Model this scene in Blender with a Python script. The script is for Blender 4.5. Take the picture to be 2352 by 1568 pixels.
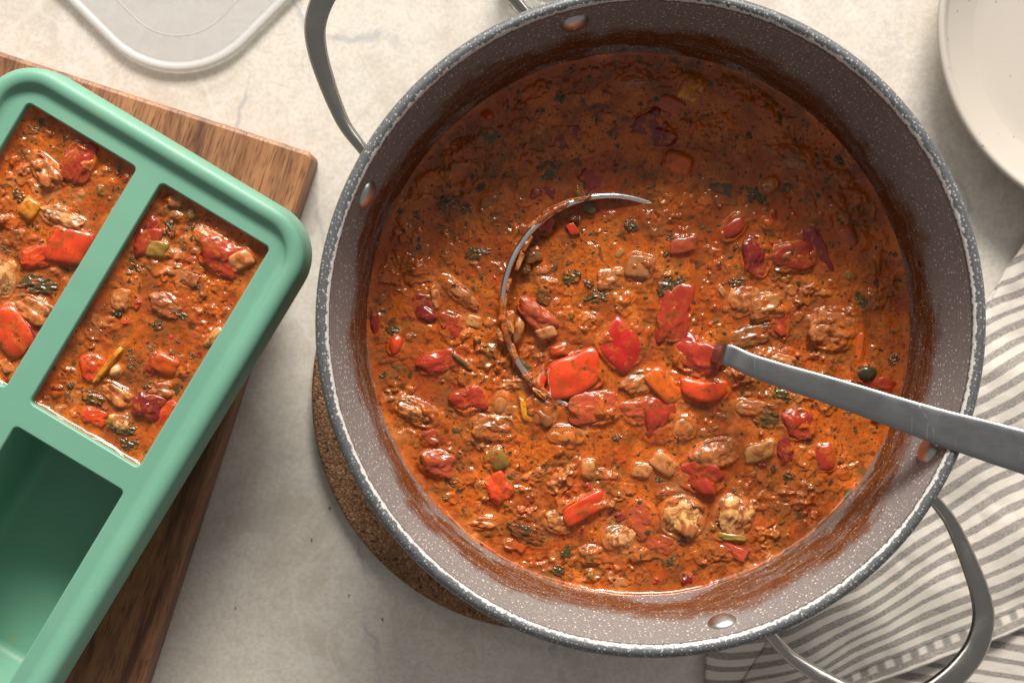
import bpy, bmesh, math, random
import numpy as np
from mathutils import Vector, noise as mnoise

for o in list(bpy.data.objects):
    bpy.data.objects.remove(o)
S = bpy.context.scene
C = S.collection
R = math.radians

# ------------------------------------------------------------------ camera
CAM_Z = 0.655            # metres above the countertop, looking straight down
FPX = 2875.0             # focal length in units of a 2352 px wide frame
cd = bpy.data.cameras.new('camera')
cam = bpy.data.objects.new('camera', cd); C.objects.link(cam)
cam.location = (0, 0, CAM_Z)
cd.sensor_width = 36.0
cd.lens = FPX / 2352 * 36.0
cd.clip_start = 0.01; cd.clip_end = 100
cd.dof.use_dof = True; cd.dof.focus_distance = 0.56; cd.dof.aperture_fstop = 11
S.camera = cam

# ------------------------------------------------------------------ world, lamp, exposure
w = bpy.data.worlds.new('World'); S.world = w; w.use_nodes = True
w.node_tree.nodes['Background'].inputs[0].default_value = (1.0, 0.975, 0.94, 1)
w.node_tree.nodes['Background'].inputs[1].default_value = 0.26
def area_lamp(name, loc, aim, sx, sy, energy, color):
    ld = bpy.data.lights.new(name, 'AREA')
    ld.shape = 'RECTANGLE'; ld.size = sx; ld.size_y = sy; ld.energy = energy; ld.color = color
    o = bpy.data.objects.new(name, ld); C.objects.link(o); o.location = loc
    o.rotation_euler = (Vector(aim) - Vector(loc)).to_track_quat('-Z', 'Y').to_euler()
    return o
area_lamp('window_light', (0.30, 2.72, 1.74), (0.02, 0.0, 0.06), 1.25, 0.85, 178.0, (1.0, 0.955, 0.89))
area_lamp('wide_window', (0.0, 2.80, 1.66), (0.0, 0.0, 0.06), 6.6, 1.25, 118.0, (1.0, 0.975, 0.94))
S.view_settings.view_transform = 'Standard'
S.view_settings.look = 'None'
S.view_settings.exposure = 0.0
S.view_settings.gamma = 1.0

# ------------------------------------------------------------------ small helpers
def P(u, v, z):
    """point of the place at height z that stands at (u, v) of a 2352x1568 view"""
    k = (CAM_Z - z) / FPX
    return Vector(((u - 1176) * k, -(v - 784) * k, z))
def L(px, z):
    return px * (CAM_Z - z) / FPX

def tag(o, label=None, cat=None, group=None, kind=None):
    if label: o['label'] = label
    if cat: o['category'] = cat
    if group: o['group'] = group
    if kind: o['kind'] = kind
    return o
def empty(name, loc, rz=0.0):
    o = bpy.data.objects.new(name, None); C.objects.link(o)
    o.location = loc; o.rotation_euler = (0, 0, rz); o.empty_display_size = 0.02
    return o
def link(name, me, mat=None, parent=None, loc=None, smooth=True):
    o = bpy.data.objects.new(name, me); C.objects.link(o)
    if mat and not me.materials: me.materials.append(mat)
    if parent: o.parent = parent
    if loc is not None: o.location = loc
    if smooth:
        me.polygons.foreach_set('use_smooth', np.ones(len(me.polygons), dtype=bool))
    return o
def mesh(name, verts, faces):
    me = bpy.data.meshes.new(name); me.from_pydata([tuple(v) for v in verts], [], faces); me.update()
    return me

def lathe(name, prof, n=160, uvscale=True):
    """prof: list of (radius, z); uv = (angle * mean radius, length along the profile)"""
    verts, faces, uvs = [], [], []
    ln = [0]
    for i in range(1, len(prof)):
        ln.append(ln[-1] + math.dist(prof[i], prof[i-1]))
    rm = max(p[0] for p in prof)
    m = len(prof)
    for j in range(n + 1):
        a = 2 * math.pi * j / n
        for i, (r, z) in enumerate(prof):
            if j < n: verts.append((r * math.cos(a), r * math.sin(a), z))
    for j in range(n):
        for i in range(m - 1):
            a0 = j * m + i; b0 = ((j + 1) % n) * m + i
            faces.append((a0, b0, b0 + 1, a0 + 1))
            uvs += [(j / n * 2 * math.pi * rm, ln[i]), ((j + 1) / n * 2 * math.pi * rm, ln[i]),
                    ((j + 1) / n * 2 * math.pi * rm, ln[i + 1]), (j / n * 2 * math.pi * rm, ln[i + 1])]
    me = mesh(name, verts, faces)
    uvl = me.uv_layers.new(name='uv')
    uvl.data.foreach_set('uv', np.array(uvs, dtype=np.float32).ravel())
    return me

def rrect(wd, ht, r, n=10):
    r = max(r, 1e-5); pts = []
    for cx, cy, a0 in ((wd/2-r, ht/2-r, 0), (-wd/2+r, ht/2-r, 90), (-wd/2+r, -ht/2+r, 180), (wd/2-r, -ht/2+r, 270)):
        for i in range(n + 1):
            a = R(a0 + 90 * i / n)
            pts.append((cx + r * math.cos(a), cy + r * math.sin(a)))
    return pts
def loft_rr(name, wd, ht, r, prof, cap0=False, cap1=False, n=10, off=(0, 0)):
    verts, faces = [], []
    m = 4 * (n + 1)
    for o, z in prof:
        for x, y in rrect(wd + 2 * o, ht + 2 * o, max(r + o, 0.0004), n):
            verts.append((x + off[0], y + off[1], z))
    for i in range(len(prof) - 1):
        for j in range(m):
            k = (j + 1) % m
            faces.append((i*m + j, i*m + k, (i+1)*m + k, (i+1)*m + j))
    if cap0: faces.append(tuple(range(m - 1, -1, -1)))
    if cap1: faces.append(tuple(range((len(prof)-1)*m, len(prof)*m)))
    return mesh(name, verts, faces)

def sweep(name, pts, widths, thick, up=Vector((0, 0, 1)), n=16, power=2.0, sub=6):
    """bar of super-elliptic section along a smooth path"""
    P_, W_, T_ = [], [], []
    N = len(pts)
    def cr(a, b, c, d, t):
        return 0.5 * ((2*b) + (c-a)*t + (2*a-5*b+4*c-d)*t*t + (-a+3*b-3*c+d)*t**3)
    for i in range(N - 1):
        for s in range(sub):
            t = s / sub
            q = [pts[max(0, min(N-1, i+k))] for k in (-1, 0, 1, 2)]
            P_.append(cr(*q, t)); W_.append(widths[i] + (widths[i+1]-widths[i])*t)
            T_.append(thick[i] + (thick[i+1]-thick[i])*t)
    P_.append(pts[-1]); W_.append(widths[-1]); T_.append(thick[-1])
    verts, faces = [], []
    M = len(P_)
    for i in range(M):
        tg = (P_[min(M-1, i+1)] - P_[max(0, i-1)]).normalized()
        side = tg.cross(up)
        if side.length < 1e-4: side = Vector((0, 1, 0))
        side.normalize(); nu = side.cross(tg).normalized()
        for k in range(n):
            a = 2 * math.pi * k / n
            c, s = math.cos(a), math.sin(a)
            c = math.copysign(abs(c) ** (2/power), c); s = math.copysign(abs(s) ** (2/power), s)
            verts.append(P_[i] + side * (c * W_[i] / 2) + nu * (s * T_[i] / 2))
    for i in range(M - 1):
        for k in range(n):
            k2 = (k + 1) % n
            faces.append((i*n + k, i*n + k2, (i+1)*n + k2, (i+1)*n + k))
    faces.append(tuple(range(n - 1, -1, -1))); faces.append(tuple(range((M-1)*n, M*n)))
    return mesh(name, verts, faces)

# ------------------------------------------------------------------ node helpers
class NT:
    def __init__(s, name):
        s.m = bpy.data.materials.new(name); s.m.use_nodes = True
        s.t = s.m.node_tree; s.b = s.t.nodes['Principled BSDF']
    def n(s, typ, ins=None, **kw):
        nd = s.t.nodes.new('ShaderNode' + typ)
        for k, v in kw.items(): setattr(nd, k, v)
        for k, v in (ins or {}).items(): s.put(nd.inputs[k], v)
        return nd
    def put(s, sock, v):
        if isinstance(v, bpy.types.NodeSocket): s.t.links.new(v, sock)
        else:
            if isinstance(v, (tuple, list)) and len(v) == 3 and sock.type == 'RGBA': v = (*v, 1)
            sock.default_value = v
    def bs(s, **kw):
        for k, v in kw.items(): s.put(s.b.inputs[k.replace('_', ' ')], v)
    def coord(s, which='Object'): return s.n('TexCoord').outputs[which]
    def pos(s): return s.n('NewGeometry').outputs['Position']
    def uv(s): return s.n('TexCoord').outputs['UV']
    def mapping(s, vec, scale=(1, 1, 1), rot=(0, 0, 0), loc=(0, 0, 0)):
        return s.n('Mapping', {0: vec, 1: loc, 2: rot, 3: scale}).outputs[0]
    def noise(s, vec, scale, detail=3, rough=0.55, dist=0.0, out=0):
        return s.n('TexNoise', {'Vector': vec, 'Scale': scale, 'Detail': detail, 'Roughness': rough, 'Distortion': dist}).outputs[out]
    def vor(s, vec, scale, feature='F1', rand=1.0, dims='3D'):
        return s.n('TexVoronoi', {'Vector': vec, 'Scale': scale, 'Randomness': rand}, feature=feature, voronoi_dimensions=dims)
    def math(s, op, a, b=0.0, c=0.0):
        return s.n('Math', {0: a, 1: b, 2: c}, operation=op).outputs[0]
    def mr(s, v, a, b, c=0.0, d=1.0, smooth=True):
        return s.n('MapRange', {0: v, 1: a, 2: b, 3: c, 4: d}, interpolation_type='SMOOTHSTEP' if smooth else 'LINEAR', clamp=True).outputs[0]
    def mix(s, f, a, b, mode='MIX'):
        nd = s.n('Mix', None, data_type='RGBA', blend_type=mode)
        s.put(nd.inputs[0], f); s.put(nd.inputs[6], a); s.put(nd.inputs[7], b)
        return nd.outputs[2]
    def mixf(s, f, a, b):
        nd = s.n('Mix', None, data_type='FLOAT')
        s.put(nd.inputs[0], f); s.put(nd.inputs[2], a); s.put(nd.inputs[3], b)
        return nd.outputs[0]
    def bump(s, h, strength=0.3, dist=0.001, prev=None):
        ins = {'Height': h, 'Strength': strength, 'Distance': dist}
        if prev is not None: ins['Normal'] = prev
        return s.n('Bump', ins).outputs[0]
    def dots(s, vec, scale, rmin, rmax, keep=1.0, dims='2D'):
        """round spots of random size: 1 inside"""
        v = s.vor(vec, scale, dims=dims)
        sep = s.n('SeparateColor', {0: v.outputs['Color']})
        rad = s.mr(sep.outputs[0], 0, 1, rmin, rmax, smooth=False)
        d = s.math('SUBTRACT', rad, v.outputs['Distance'])
        m = s.mr(d, 0.0, 0.07)
        k = s.math('LESS_THAN', sep.outputs[1], keep)
        return s.math('MULTIPLY', m, k), sep.outputs[2]

# ------------------------------------------------------------------ materials
def m_counter():
    t = NT('cream_stone'); p = t.pos()
    a = t.noise(p, 9, 5, 0.6, 0.6); b = t.noise(p, 38, 5, 0.65, 0.4); c = t.noise(p, 420, 3, 0.6)
    col = t.mix(t.mr(a, 0.35, 0.68), (0.645, 0.585, 0.505), (0.575, 0.525, 0.455))
    col = t.mix(t.mr(b, 0.42, 0.64, 0, 0.7), col, (0.65, 0.60, 0.53))
    col = t.mix(t.mr(t.noise(p, 26, 5, 0.7, 0.8), 0.50, 0.66, 0, 0.5), col, (0.455, 0.395, 0.32))
    col = t.mix(t.mr(t.noise(p, 110, 6, 0.8), 0.46, 0.60, 0, 0.35), col, (0.46, 0.40, 0.335))
    col = t.mix(t.mr(c, 0.4, 0.65, 0, 0.35), col, (0.42, 0.375, 0.325))
    # pale crackle lines and a few long bluish-grey veins
    wv = t.n('VectorMath', {0: p, 1: t.n('VectorMath', {0: t.noise(p, 18, 4, 0.6, out=1), 3: 0.045}, operation='SCALE').outputs[0]}, operation='ADD').outputs[0]
    v1 = t.vor(t.mapping(wv, (1, 0.55, 1), (0, 0, 0.5)), 22, 'DISTANCE_TO_EDGE').outputs['Distance']
    msk = t.mr(t.noise(p, 12, 3, 0.5), 0.42, 0.56)
    col = t.mix(t.math('MULTIPLY', t.mr(v1, 0.0, 0.035, 0.42, 0), msk), col, (0.655, 0.62, 0.57))
    v2 = t.vor(t.mapping(wv, (1.0, 0.36, 1), (0, 0, -0.35), (0.07, 0.31, 0)), 7.5, 'DISTANCE_TO_EDGE').outputs['Distance']
    msk2 = t.mr(t.noise(p, 14, 3, 0.6), 0.45, 0.58)
    col = t.mix(t.math('MULTIPLY', t.mr(v2, 0.0, 0.014, 0.65, 0), msk2), col, (0.33, 0.33, 0.345))
    d, rnd = t.dots(p, 70, 0.0, 0.055, 0.22)
    col = t.mix(t.math('MULTIPLY', d, 0.5), col, (0.34, 0.22, 0.14))
    t.bs(Base_Color=col, Roughness=t.mr(b, 0.3, 0.7, 0.42, 0.58), Specular_IOR_Level=0.35,
         Normal=t.bump(t.noise(p, 160, 5, 0.6), 0.12, 0.0008))
    return t.m

def m_stone(kind):
    """speckled non-stick coating; uv in metres (along, up)"""
    t = NT('speckled_coating_' + kind); uv = t.uv(); p = t.coord()
    sp, _ = t.dots(uv, 450, 0.04, 0.25, 0.6)
    sp2, _ = t.dots(uv, 1000, 0.05, 0.30, 0.45)
    spk = t.math('MAXIMUM', sp, t.math('MULTIPLY', sp2, 0.6))
    if kind == 'rim':
        vv = t.n('SeparateXYZ', {0: uv}).outputs[1]
        base = t.mix(t.noise(p, 60, 3), (0.070, 0.072, 0.074), (0.10, 0.102, 0.105))
        big, _ = t.dots(uv, 560, 0.04, 0.30, 0.40)
        spk = t.math('MAXIMUM', spk, big)
        edge = t.math('ADD', vv, t.mr(t.noise(p, 420, 4, 0.7), 0.25, 0.75, -0.0013, 0.0013, smooth=False))
        white = t.math('MULTIPLY', t.mr(edge, 0.0110, 0.0114), t.mr(edge, 0.0125, 0.0130, 1, 0))
        col = t.mix(t.math('MULTIPLY', spk, 0.65), base, (0.48, 0.47, 0.45))
        col = t.mix(white, col, (0.56, 0.53, 0.49))
        t.bs(Base_Color=col, Roughness=0.42, Normal=t.bump(spk, 0.25, 0.0004))
        return t.m
    if kind == 'outside':
        col = t.mix(t.math('MULTIPLY', spk, 0.7), (0.09, 0.09, 0.095), (0.55, 0.53, 0.5))
        t.bs(Base_Color=col, Roughness=0.4)
        return t.m
    base = t.mix(t.noise(p, 30, 3), (0.178, 0.154, 0.142), (0.215, 0.188, 0.175))
    col = t.mix(t.math('MULTIPLY', spk, 0.85), base, (0.68, 0.62, 0.55))
    # dried sauce wiped round the wall above the stew: streaks along the wall
    z = t.n('SeparateXYZ', {0: p}).outputs[2]
    wu = t.n('VectorMath', {0: uv, 1: t.n('VectorMath', {0: t.noise(uv, 45, 3, out=1), 3: 0.012}, operation='SCALE').outputs[0]}, operation='ADD').outputs[0]
    st = t.mapping(wu, (22, 150, 1)); st2 = t.mapping(wu, (110, 620, 1))
    s1 = t.noise(st, 1.0, 5, 0.65, 0.4); s2 = t.noise(st2, 1.0, 4, 0.7)
    patch = t.noise(p, 20, 4, 0.6)
    top = t.math('ADD', t.math('ADD', z, 0.010), t.math('MULTIPLY', t.math('SUBTRACT', patch, 0.5), -0.060))
    top = t.math('ADD', top, t.math('MULTIPLY', t.math('SUBTRACT', s1, 0.5), 0.030))
    band = t.mr(top, 0.100, 0.112, 1, 0)
    low = t.mr(top, 0.0815, 0.0870, 0.40, 1)
    streak = t.mr(t.math('ADD', t.math('MULTIPLY', s1, 0.6), t.math('MULTIPLY', s2, 0.5)), 0.42, 0.66)
    stain = t.math('MULTIPLY', t.math('MULTIPLY', band, low), t.mr(streak, 0, 0.7, 0.55, 1.0, smooth=False))
    scol = t.mix(s2, (0.165, 0.042, 0.008), (0.062, 0.021, 0.008))
    scol = t.mix(t.math('MULTIPLY', spk, 0.55), scol, (0.62, 0.25, 0.05))
    col = t.mix(stain, col, scol)
    dk, _ = t.dots(t.mapping(uv, (0.55, 1, 1)), 190, 0.0, 0.22, 0.32)
    col = t.mix(t.math('MULTIPLY', t.math('MULTIPLY', dk, band), 0.85), col, (0.035, 0.022, 0.012))
    t.bs(Base_Color=col, Roughness=t.mixf(stain, 0.55, 0.42), Specular_IOR_Level=0.22,
         Normal=t.bump(t.math('ADD', t.math('MULTIPLY', stain, s2), t.math('MULTIPLY', spk, 0.25)), 0.35, 0.0006))
    return t.m

def m_metal(name, base=(0.38, 0.36, 0.33), rough=0.16, scratch=True, axis=(1, 1, 1)):
    t = NT(name); p = t.coord('Generated') if name == 'brushed_steel' else t.coord()
    if name == 'brushed_steel':
        p = t.coord()
        q = t.mapping(p, (60, 900, 60), (0, 0, R(18)))
        a = t.noise(q, 1.0, 4, 0.6); sm = t.noise(p, 55, 5, 0.65, 0.8); fine = t.noise(p, 700, 2)
        scr = t.vor(t.mapping(p, (1, 0.25, 1), (0, 0, 1.1)), 130, 'DISTANCE_TO_EDGE').outputs['Distance']
        scm = t.math('MULTIPLY', t.mr(scr, 0, 0.012, 1, 0), t.mr(t.noise(p, 60, 3), 0.52, 0.66))
        t.bs(Base_Color=t.mix(t.mr(sm, 0.4, 0.75), base, tuple(x * 0.9 for x in base)), Metallic=1.0,
             Roughness=t.math('ADD', t.mr(sm, 0.3, 0.75, 0.30, 0.40), t.math('MULTIPLY', scm, 0.3)),
             Normal=t.bump(t.math('ADD', a, t.math('MULTIPLY', scm, 1.5)), 0.10, 0.0003))
    else:
        sm = t.noise(p, 90, 4, 0.6, 0.5)
        d, _ = t.dots(p, 330, 0.0, 0.14, 0.25, '3D')
        t.bs(Base_Color=base, Metallic=1.0, Roughness=t.math('ADD', t.mr(sm, 0.35, 0.75, rough, rough + 0.13), t.math('MULTIPLY', d, 0.25)),
             Normal=t.bump(sm, 0.05, 0.0005))
    return t.m

def m_silicone():
    t = NT('green_silicone'); p = t.coord()
    a = t.noise(p, 14, 4, 0.6); f = t.noise(p, 900, 2, 0.5)
    col = t.mix(t.mr(a, 0.35, 0.7), (0.138, 0.318, 0.222), (0.152, 0.340, 0.238))
    # thin sauce smears
    s = t.noise(p, 65, 6, 0.72, 1.2)
    sm = t.math('MULTIPLY', t.mr(s, 0.56, 0.68, 0, 0.40), t.mr(t.noise(p, 11, 2), 0.52, 0.62))
    col = t.mix(sm, col, (0.30, 0.27, 0.06))
    d, _ = t.dots(p, 75, 0.0, 0.06, 0.15)
    col = t.mix(t.math('MULTIPLY', d, 0.8), col, (0.25, 0.13, 0.03))
    t.bs(Base_Color=col, Roughness=t.mr(a, 0.3, 0.7, 0.40, 0.50), Specular_IOR_Level=0.4,
         Subsurface_Weight=0.04, Subsurface_Radius=(0.5, 1.0, 0.7), Subsurface_Scale=0.004,
         Normal=t.bump(t.math('ADD', t.math('MULTIPLY', t.noise(p, 22, 2), 1.0), t.math('MULTIPLY', f, 0.05)), 0.25, 0.0018))
    return t.m

def m_wood():
    t = NT('walnut_wood'); p = t.coord()
    # grain runs along local y
    q = t.mapping(p, (1.0, 0.10, 1.0))
    warp = t.noise(t.mapping(p, (9, 2.2, 9)), 1.0, 3, 0.5, out=1)
    q2 = t.n('VectorMath', {0: q, 1: t.n('VectorMath', {0: warp, 3: 0.030}, operation='SCALE').outputs[0]}, operation='ADD').outputs[0]
    rings = t.noise(q2, 75, 5, 0.68, 0.3)
    lines = t.noise(q2, 300, 5, 0.75)
    pores = t.noise(t.mapping(p, (1, 0.045, 1)), 1500, 2, 0.6)
    col = t.mix(t.mr(rings, 0.30, 0.70), (0.17, 0.068, 0.030), (0.37, 0.165, 0.072))
    col = t.mix(t.mr(lines, 0.46, 0.66, 0, 0.45), col, (0.43, 0.205, 0.098))
    col = t.mix(t.mr(rings, 0.36, 0.43, 0.55, 0), col, (0.075, 0.032, 0.018))
    col = t.mix(t.mr(pores, 0.54, 0.62, 0, 0.70), col, (0.07, 0.032, 0.018))
    t.bs(Base_Color=col, Roughness=t.mr(lines, 0.3, 0.7, 0.40, 0.55), Specular_IOR_Level=0.4,
         Normal=t.bump(t.math('SUBTRACT', t.math('MULTIPLY', lines, 0.4), t.mr(pores, 0.55, 0.7)), 0.35, 0.0004))
    return t.m

def m_cork():
    t = NT('cork'); p = t.coord()
    wv = t.n('VectorMath', {0: p, 1: t.n('VectorMath', {0: t.noise(p, 240, 3, out=1), 3: 0.0035}, operation='SCALE').outputs[0]}, operation='ADD').outputs[0]
    v = t.vor(wv, 480); e = t.vor(wv, 480, 'DISTANCE_TO_EDGE').outputs['Distance']
    g = t.n('SeparateColor', {0: v.outputs['Color']}).outputs[0]
    col = t.mix(g, (0.27, 0.125, 0.058), (0.50, 0.28, 0.145))
    col = t.mix(t.mr(t.noise(p, 700, 4, 0.75), 0.35, 0.7), col, (0.26, 0.125, 0.06))
    col = t.mix(t.mr(e, 0.0, 0.07, 0.6, 0), col, (0.08, 0.035, 0.016))
    col = t.mix(t.mr(t.noise(p, 30, 3), 0.45, 0.7, 0, 0.4), col, (0.13, 0.055, 0.027))
    pit = t.mr(t.noise(p, 420, 3, 0.6), 0.34, 0.42, 1, 0)
    col = t.mix(t.math('MULTIPLY', pit, 0.8), col, (0.04, 0.018, 0.01))
    h = t.math('SUBTRACT', t.math('ADD', t.mr(e, 0, 0.2), t.noise(p, 900, 3, 0.7)), t.math('MULTIPLY', pit, 1.5))
    t.bs(Base_Color=col, Roughness=0.75, Specular_IOR_Level=0.25, Normal=t.bump(h, 0.75, 0.0012))
    return t.m

def m_lid(name, alpha):
    t = NT(name); p = t.coord()
    t.bs(Base_Color=(0.64, 0.63, 0.62) if alpha > 0.55 else (0.55, 0.54, 0.54), Roughness=0.30, Specular_IOR_Level=0.45, Subsurface_Weight=0.4,
         Subsurface_Radius=(1, 1, 1), Subsurface_Scale=0.004, Alpha=alpha,
         Normal=t.bump(t.noise(p, 300, 3, 0.6), 0.08, 0.0005))
    return t.m

def m_plate():
    t = NT('speckled_stoneware'); p = t.coord()
    d, _ = t.dots(p, 130, 0.0, 0.12, 0.33); d2, _ = t.dots(p, 420, 0.0, 0.16, 0.25)
    col = t.mix(t.noise(p, 12, 4), (0.43, 0.385, 0.33), (0.47, 0.42, 0.365))
    col = t.mix(t.math('MULTIPLY', d, 0.8), col, (0.26, 0.16, 0.08))
    col = t.mix(t.math('MULTIPLY', d2, 0.45), col, (0.34, 0.26, 0.17))
    t.bs(Base_Color=col, Roughness=0.38, Specular_IOR_Level=0.4, Normal=t.bump(t.noise(p, 220, 4), 0.06, 0.0006))
    return t.m

def m_glass():
    t = NT('clear_glass')
    t.bs(Base_Color=(0.97, 0.99, 0.98), Roughness=0.02, IOR=1.5, Transmission_Weight=1.0)
    return t.m

def m_towel():
    """uv.x runs along the stripes, uv.y across them, both in metres"""
    t = NT('striped_linen'); uv = t.uv(); p = t.pos()
    sx = t.n('SeparateXYZ', {0: uv}); u, v = sx.outputs[0], sx.outputs[1]
    vw = t.math('ADD', v, t.math('MULTIPLY', t.math('SUBTRACT', t.noise(uv, 26, 3), 0.5), 0.0022))
    ph = t.math('FRACT', t.math('MULTIPLY', vw, 1 / 0.0078))
    tri = t.math('ABSOLUTE', t.math('SUBTRACT', ph, 0.5))
    cell = t.math('FLOOR', t.math('MULTIPLY', vw, 1 / 0.0078))
    rnd = t.n('TexWhiteNoise', {'W': cell}, noise_dimensions='1D').outputs[0]
    wid = t.mr(rnd, 0, 1, 0.17, 0.285, smooth=False)
    fz = t.math('MULTIPLY', t.math('SUBTRACT', t.noise(uv, 1600, 2, 0.7), 0.5), 0.16)
    stripe = t.mr(t.math('SUBTRACT', wid, t.math('ADD', tri, fz)), -0.03, 0.04)
    # weave: warp and weft threads
    wx = t.math('SINE', t.math('MULTIPLY', u, 2 * math.pi / 0.00082))
    wy = t.math('SINE', t.math('MULTIPLY', v, 2 * math.pi / 0.00082))
    weave = t.math('MULTIPLY', wx, wy)
    thr = t.noise(t.mapping(uv, (620, 1500, 1)), 1.0, 3, 0.7)
    slub = t.noise(t.mapping(uv, (120, 2200, 1)), 1.0, 3, 0.6)
    dk = t.math('MULTIPLY', stripe, t.mr(t.math('ADD', t.math('MULTIPLY', weave, 0.35), thr), 0.34, 0.58, 0.22, 1.0))
    cream = t.mix(slub, (0.67, 0.60, 0.52), (0.77, 0.70, 0.62))
    grey = t.mix(thr, (0.085, 0.072, 0.066), (0.16, 0.138, 0.125))
    col = t.mix(t.math('MULTIPLY', dk, 0.96), cream, grey)
    # stitched hem: a row of dark dashes near uv.y = 0
    hem = t.math('MULTIPLY', t.mr(v, 0.0052, 0.0062), t.mr(v, 0.0108, 0.0118, 1, 0))
    dash = t.mr(t.math('ADD', t.math('SINE', t.math('MULTIPLY', u, 2 * math.pi / 0.0092)), t.math('MULTIPLY', t.math('SUBTRACT', thr, 0.5), 1.2)), -0.7, 0.7)
    col = t.mix(t.math('MULTIPLY', hem, t.math('MULTIPLY', dash, 0.62)), col, (0.07, 0.065, 0.068))
    h = t.math('ADD', t.math('MULTIPLY', weave, 0.5), t.math('ADD', thr, t.math('MULTIPLY', slub, 0.8)))
    h = t.math('ADD', h, t.math('MULTIPLY', t.noise(p, 120, 3), 2.6))
    t.bs(Base_Color=col, Roughness=0.85, Specular_IOR_Level=0.15, Sheen_Weight=0.12, Normal=t.bump(h, 0.55, 0.0007))
    return t.m

BROTH = (0.53, 0.112, 0.010)
def broth_color(t, p, dense=1.0):
    a = t.noise(p, 34, 4, 0.6, 0.6)
    col = t.mix(t.mr(a, 0.38, 0.62), BROTH, (0.29, 0.052, 0.008))
    col = t.mix(t.mr(t.noise(p, 62, 3, 0.6, 0.5), 0.52, 0.66, 0, 0.75), col, (0.56, 0.150, 0.020))
    col = t.mix(t.mr(t.noise(p, 40, 3, 0.55, 0.8), 0.53, 0.64, 0, 0.8), col, (0.33, 0.048, 0.004))     # oil
    col = t.mix(t.mr(t.noise(p, 95, 4, 0.68, 0.3), 0.50, 0.62, 0, 0.66), col, (0.095, 0.048, 0.010))     # herb pulp
    f = t.noise(p, 1300, 2, 0.6)
    col = t.mix(t.mr(f, 0.48, 0.62, 0, 0.50), col, (0.14, 0.030, 0.006))
    oily = t.mr(t.noise(p, 24, 2), 0.40, 0.58, 0.25, 1.0)
    od, r1 = t.dots(p, 205, 0.03, 0.30, 0.65)
    od = t.math('MULTIPLY', od, oily)
    col = t.mix(t.math('MULTIPLY', od, t.mr(r1, 0, 1, 0.65, 1.0)), col, (0.105, 0.017, 0.002))
    od2, _ = t.dots(p, 500, 0.05, 0.32, 0.55)
    col = t.mix(t.math('MULTIPLY', t.math('MULTIPLY', od2, oily), 0.9), col, (0.085, 0.015, 0.002))
    wq = t.n('VectorMath', {0: p, 1: t.n('VectorMath', {0: t.noise(p, 160, 2, out=1), 3: 0.009}, operation='SCALE').outputs[0]}, operation='ADD').outputs[0]
    hd, r2 = t.dots(t.mapping(wq, (1, 0.6, 1), (0, 0, 0.6)), 130, 0.0, 0.24, 0.60)
    col = t.mix(t.math('MULTIPLY', hd, 0.88), col, t.mix(r2, (0.022, 0.018, 0.006), (0.075, 0.050, 0.012)))
    hd2, _ = t.dots(t.mapping(wq, (0.5, 1, 1), (0, 0, -0.7)), 340, 0.0, 0.20, 0.55)
    col = t.mix(t.math('MULTIPLY', hd2, 0.9), col, (0.030, 0.020, 0.006))
    return col, od

def m_broth():
    t = NT('tomato_cream_broth'); p = t.pos()
    col, od = broth_color(t, p)
    at = t.n('Attribute', None, attribute_name='tint')
    fine = t.noise(p, 420, 4, 0.7)
    k = t.math('MULTIPLY', at.outputs['Alpha'], t.mr(fine, 0.28, 0.62, 0.35, 1.0))
    tc = t.mix(t.mr(fine, 0.35, 0.7), at.outputs['Color'], t.mix(0.5, at.outputs['Color'], BROTH))
    col = t.mix(k, col, tc)
    h = t.math('ADD', t.noise(p, 330, 3, 0.6), t.math('MULTIPLY', t.noise(p, 1100, 2, 0.6), 0.22))
    h = t.math('ADD', t.math('MULTIPLY', h, t.mr(at.outputs['Alpha'], 0, 0.6, 0.35, 1.3)), t.math('MULTIPLY', od, -0.10))
    t.bs(Base_Color=col, Roughness=t.mr(fine, 0.3, 0.7, 0.06, 0.11), Specular_IOR_Level=0.55, IOR=1.42,
         Subsurface_Weight=0.0,
         Normal=t.bump(h, 0.10, 0.0006))
    return t.m

def m_food(name, grain, bump, coat, rough=0.22, sss=0.0, z0=0.15, z1=0.75):
    """pieces in the stew: own colour (object colour) under a patchy film of broth"""
    t = NT(name); p = t.pos(); o = t.coord()
    oi = t.n('ObjectInfo'); core = oi.outputs['Color']
    n1 = t.noise(p, grain, 4, 0.65, 0.5); n2 = t.noise(p, grain * 3.2, 3, 0.7)
    c = t.mix(t.mr(n1, 0.3, 0.7), core, t.mix(1.0, core, (0.80, 0.70, 0.60), 'MULTIPLY'))
    c = t.mix(t.mr(n2, 0.55, 0.75, 0, 0.45), c, t.mix(1.0, core, (1.15, 1.3, 1.2), 'MULTIPLY'))
    bc, od = broth_color(t, p)
    z = t.n('SeparateXYZ', {0: o}).outputs[2]
    zz = t.math('ADD', z, t.math('MULTIPLY', t.math('SUBTRACT', t.noise(p, 260, 3), 0.5), 1.1))
    film = t.math('MAXIMUM', t.mr(zz, z0, z1, 0.95, 0), t.mr(t.noise(p, 190, 4, 0.65, 0.7), 0.56 - coat, 0.70 - coat, 0, 0.85))
    c = t.mix(film, c, bc)
    fl, _ = t.dots(p, 330, 0.0, 0.15, 0.2)
    c = t.mix(t.math('MULTIPLY', fl, 0.85), c, (0.03, 0.022, 0.008))
    t.bs(Base_Color=c, Roughness=t.mr(n2, 0.3, 0.7, rough - 0.05, rough + 0.10), Specular_IOR_Level=0.55,
         Subsurface_Weight=sss, Subsurface_Radius=(1.0, 0.3, 0.12), Subsurface_Scale=0.002,
         Normal=t.bump(t.math('ADD', n1, t.math('MULTIPLY', n2, 0.45)), bump, 0.0010))
    return t.m

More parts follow.
